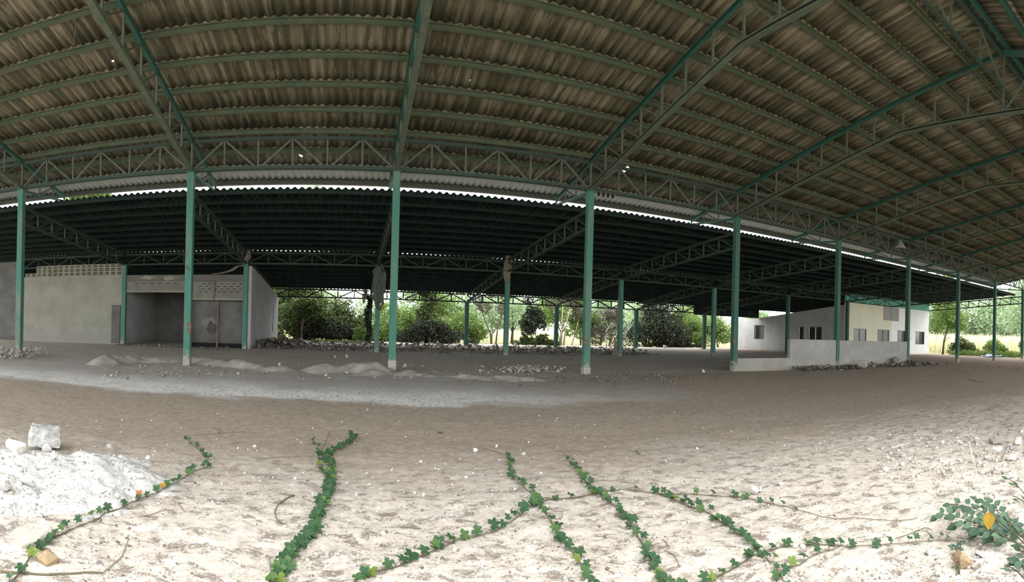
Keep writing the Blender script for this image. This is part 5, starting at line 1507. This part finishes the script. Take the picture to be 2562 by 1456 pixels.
plant('tall_tree', G(72, 40), dome(6, 5, 4, 12, 35, 8), 1200, 0.3, M_LF_LIGHT, 'tree top in the gap between the roofs near the office', 'tree', 35, [([(0, 0, 0), (0.3, 0, 6), (0, 0, 12)], 0.35)])

# middle distance trees behind the bushes
MIDT = [(-7.5, 51, 6.2, 'behind the end of the grey side wall'), (-3.4, 50, 6.0, 'behind the slender tree'), (2.6, 52, 4.3, 'behind the ivy covered post'), (7.6, 50, 6.2, 'behind the leaf smothered tree'),
        (11.8, 51, 5.6, 'behind the forked sapling'), (15.8, 52, 5.0, 'behind the dark leafy sapling'), (20.2, 50, 6.0, 'behind the fourth rear post'), (25.0, 51, 5.2, 'behind the dry grey thicket'),
        (29.8, 50, 5.8, 'behind the big dark bush'), (35.2, 51, 5.4, 'behind the fifth rear post'), (40.2, 52, 5.2, 'behind the hanging sheet metal')]
for k, (x, y, h_, where) in enumerate(MIDT):
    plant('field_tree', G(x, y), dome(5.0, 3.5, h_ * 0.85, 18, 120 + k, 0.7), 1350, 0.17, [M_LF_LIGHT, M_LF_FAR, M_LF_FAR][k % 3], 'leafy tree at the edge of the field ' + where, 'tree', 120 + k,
          [([(0, 0, 0), (0.1, 0, 1.8), (0, 0, h_ * 0.8)], 0.14), ([(0, 0, 1.0), (0.7, 0, 2.2), (1.3, 0, 3.4)], 0.06), ([(0, 0, 1.2), (-0.6, 0, 2.4), (-1.2, 0, 3.5)], 0.06)], group='trees at the edge of the field')

# far tree line
ft = random.Random(9)
FAR = [(-22, 88), (-13, 92), (-5.5, 104), (12, 90), (19, 100), (27, 92), (36, 98), (46, 92), (57, 98), (68, 94), (80, 88)]
first = None
for k, (x, y) in enumerate(FAR):
    pos_ = ['behind the grey side wall', 'beyond the slender tree', 'beyond the arching bush', 'beyond the leaf smothered tree', 'beyond the third rear post', 'beyond the bare saplings',
            'beyond the fourth rear post', 'beyond the dry thicket', 'beyond the big dark bush', 'beyond the hanging sheet metal', 'beyond the shaded office wall'][k]
    hgt = 7 + ft.random() * 5
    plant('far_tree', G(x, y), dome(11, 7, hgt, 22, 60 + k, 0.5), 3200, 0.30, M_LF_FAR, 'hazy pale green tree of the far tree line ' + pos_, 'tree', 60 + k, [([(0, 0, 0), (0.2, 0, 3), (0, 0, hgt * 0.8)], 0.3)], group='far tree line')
FR = [(112, 40), (118, 50), (114, 60), (108, 70), (100, 32)]
for k, (x, y) in enumerate(FR):
    pos_ = ['between the two dark posts at the far right', 'above the meadow, centre of the right opening', 'above the meadow, nearer the office', 'just beside the office wall', 'at the far right edge behind the last post'][k]
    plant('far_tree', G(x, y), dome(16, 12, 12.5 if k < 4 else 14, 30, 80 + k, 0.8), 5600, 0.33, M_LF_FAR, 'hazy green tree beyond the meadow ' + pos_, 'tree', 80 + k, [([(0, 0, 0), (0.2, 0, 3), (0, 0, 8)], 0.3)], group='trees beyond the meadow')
# right opening
plant('leaning_tree', G(53.2, 28.0), dome(5.0, 4, 3.8, 18, 90, 2.4), 2600, 0.16, M_LF_LIGHT, 'tree with a thin leaning trunk at the office corner', 'tree', 90, [([(-1.2, 0, 0), (-0.9, 0, 1.6), (0.2, 0, 3.4), (1.6, 0, 5.6)], 0.12), ([(-1.0, 0, 1.2), (-0.3, 0, 1.8), (0.8, 0, 1.9)], 0.05)])
plant('leafy_bush', G(55.0, 27.0), dome(3.4, 2.6, 1.9, 14, 91), 2000, 0.11, M_LF_MID, 'round green bush beside the white office corner', 'bush', 91, fan(4, 1.5, 1, 91, 0.03))
plant('leafy_bush', G(55.6, 23.6), dome(4.0, 2.6, 1.75, 18, 92), 2800, 0.10, M_LF_LIGHT, 'fresh green bush between the two dark front posts', 'bush', 92, fan(4, 1.2, 1, 92, 0.03))
plant('leafy_bush', G(55.5, 19.0), dome(3.2, 2.6, 4.6, 16, 93, 0.2), 2800, 0.12, M_LF_MID, 'tall ragged bush left of the last green post', 'bush', 93, fan(4, 4, 0.9, 93, 0.05))
plant('leafy_bush', G(57.5, 17.6), dome(3.6, 3, 6.0, 16, 94, 0.3), 2800, 0.13, M_LF_LIGHT, 'tall light tree behind the last green post', 'tree', 94, fan(4, 5, 0.9, 94, 0.07))


plant('weed_strip', G(53.0, 21.5), [(0.5 * math.sin(k * 2.1), -6 + k * 0.55, 0.3, 0.7, 0.55, 0.42) for k in range(22)], 3600, 0.09, M_LF_LIGHT, 'strip of fresh weeds along the end of the shed floor at the far right', 'weeds', 95, fan(5, 0.6, 1.2, 95, 0.02))


# meadow of ripe grass
def grass(name, n, place, h0, h1, w, label, seed):
    r = np.random.default_rng(seed); P = place(r, n)
    z = gz_np(P[:, 0], P[:, 1]) - 0.12; h = h0 + (h1 - h0) * r.random(n)
    a = r.random(n) * 2 * np.pi; d = np.stack([np.cos(a), np.sin(a), 0 * a], 1) * w
    ln = r.normal(size=(n, 2)) * 0.22
    B = np.concatenate([P, z[:, None]], 1)
    T = B.copy(); T[:, :2] += ln * h[:, None]; T[:, 2] += h
    Mi = (B + T) / 2; Mi[:, 2] += 0.08 * h
    V = np.stack([B - d, B + d, Mi + d * 0.8, Mi - d * 0.8, T], 1).reshape(-1, 3)
    i = np.arange(n)[:, None] * 5
    F = np.concatenate([i + np.array([[0, 1, 2]]), i + np.array([[0, 2, 3]]), i + np.array([[3, 2, 4]])])
    o = mesh_np(name, V, F, M_GRASS)
    return tag(o, label, 'grass', None, 'stuff')


grass('meadow_grass', 30000, lambda r, n: np.stack([59 + 52 * r.random(n) ** 1.2, 18 + 50 * r.random(n)], 1), 1.2, 2.7, 0.045, 'tall ripe yellow grass of the meadow in the right opening', 1)
grass('meadow_grass', 16000, lambda r, n: np.stack([-25 + 100 * r.random(n), 57 + 32 * r.random(n) ** 1.3], 1), 0.9, 1.7, 0.05, 'tall ripe yellow grass of the field beyond the rear bushes', 2)

# ================================================================== LIGHT
w = bpy.data.worlds.new('sky'); sc.world = w; w.use_nodes = True
nt = w.node_tree; bg = nt.nodes['Background']
tc = nt.nodes.new('ShaderNodeTexCoord'); sp_ = nt.nodes.new('ShaderNodeSeparateXYZ'); nt.links.new(tc.outputs['Generated'], sp_.inputs[0])
rp = nt.nodes.new('ShaderNodeValToRGB'); nt.links.new(sp_.outputs[2], rp.inputs[0])
e = rp.color_ramp.elements
e[0].position = 0.0; e[0].color = (0.93, 0.95, 0.94, 1); e[1].position = 0.6; e[1].color = (0.93, 0.96, 1.0, 1)
nt.links.new(rp.outputs[0], bg.inputs[0]); bg.inputs[1].default_value = 5.0
sd = bpy.data.lights.new('veiled_sun', 'SUN'); sd.energy = 3.1; sd.angle = math.radians(26); sd.color = (1.0, 0.96, 0.88)
so = bpy.data.objects.new('veiled_sun', sd); COL.objects.link(so)
so.rotation_euler = Vector((-0.14, -0.46, 1.0)).to_track_quat('Z', 'Y').to_euler()

sc.view_settings.view_transform = 'Standard'
sc.view_settings.look = 'None'
sc.view_settings.exposure = 0.0
sc.view_settings.gamma = 1.0
sc.view_settings.use_curve_mapping = False
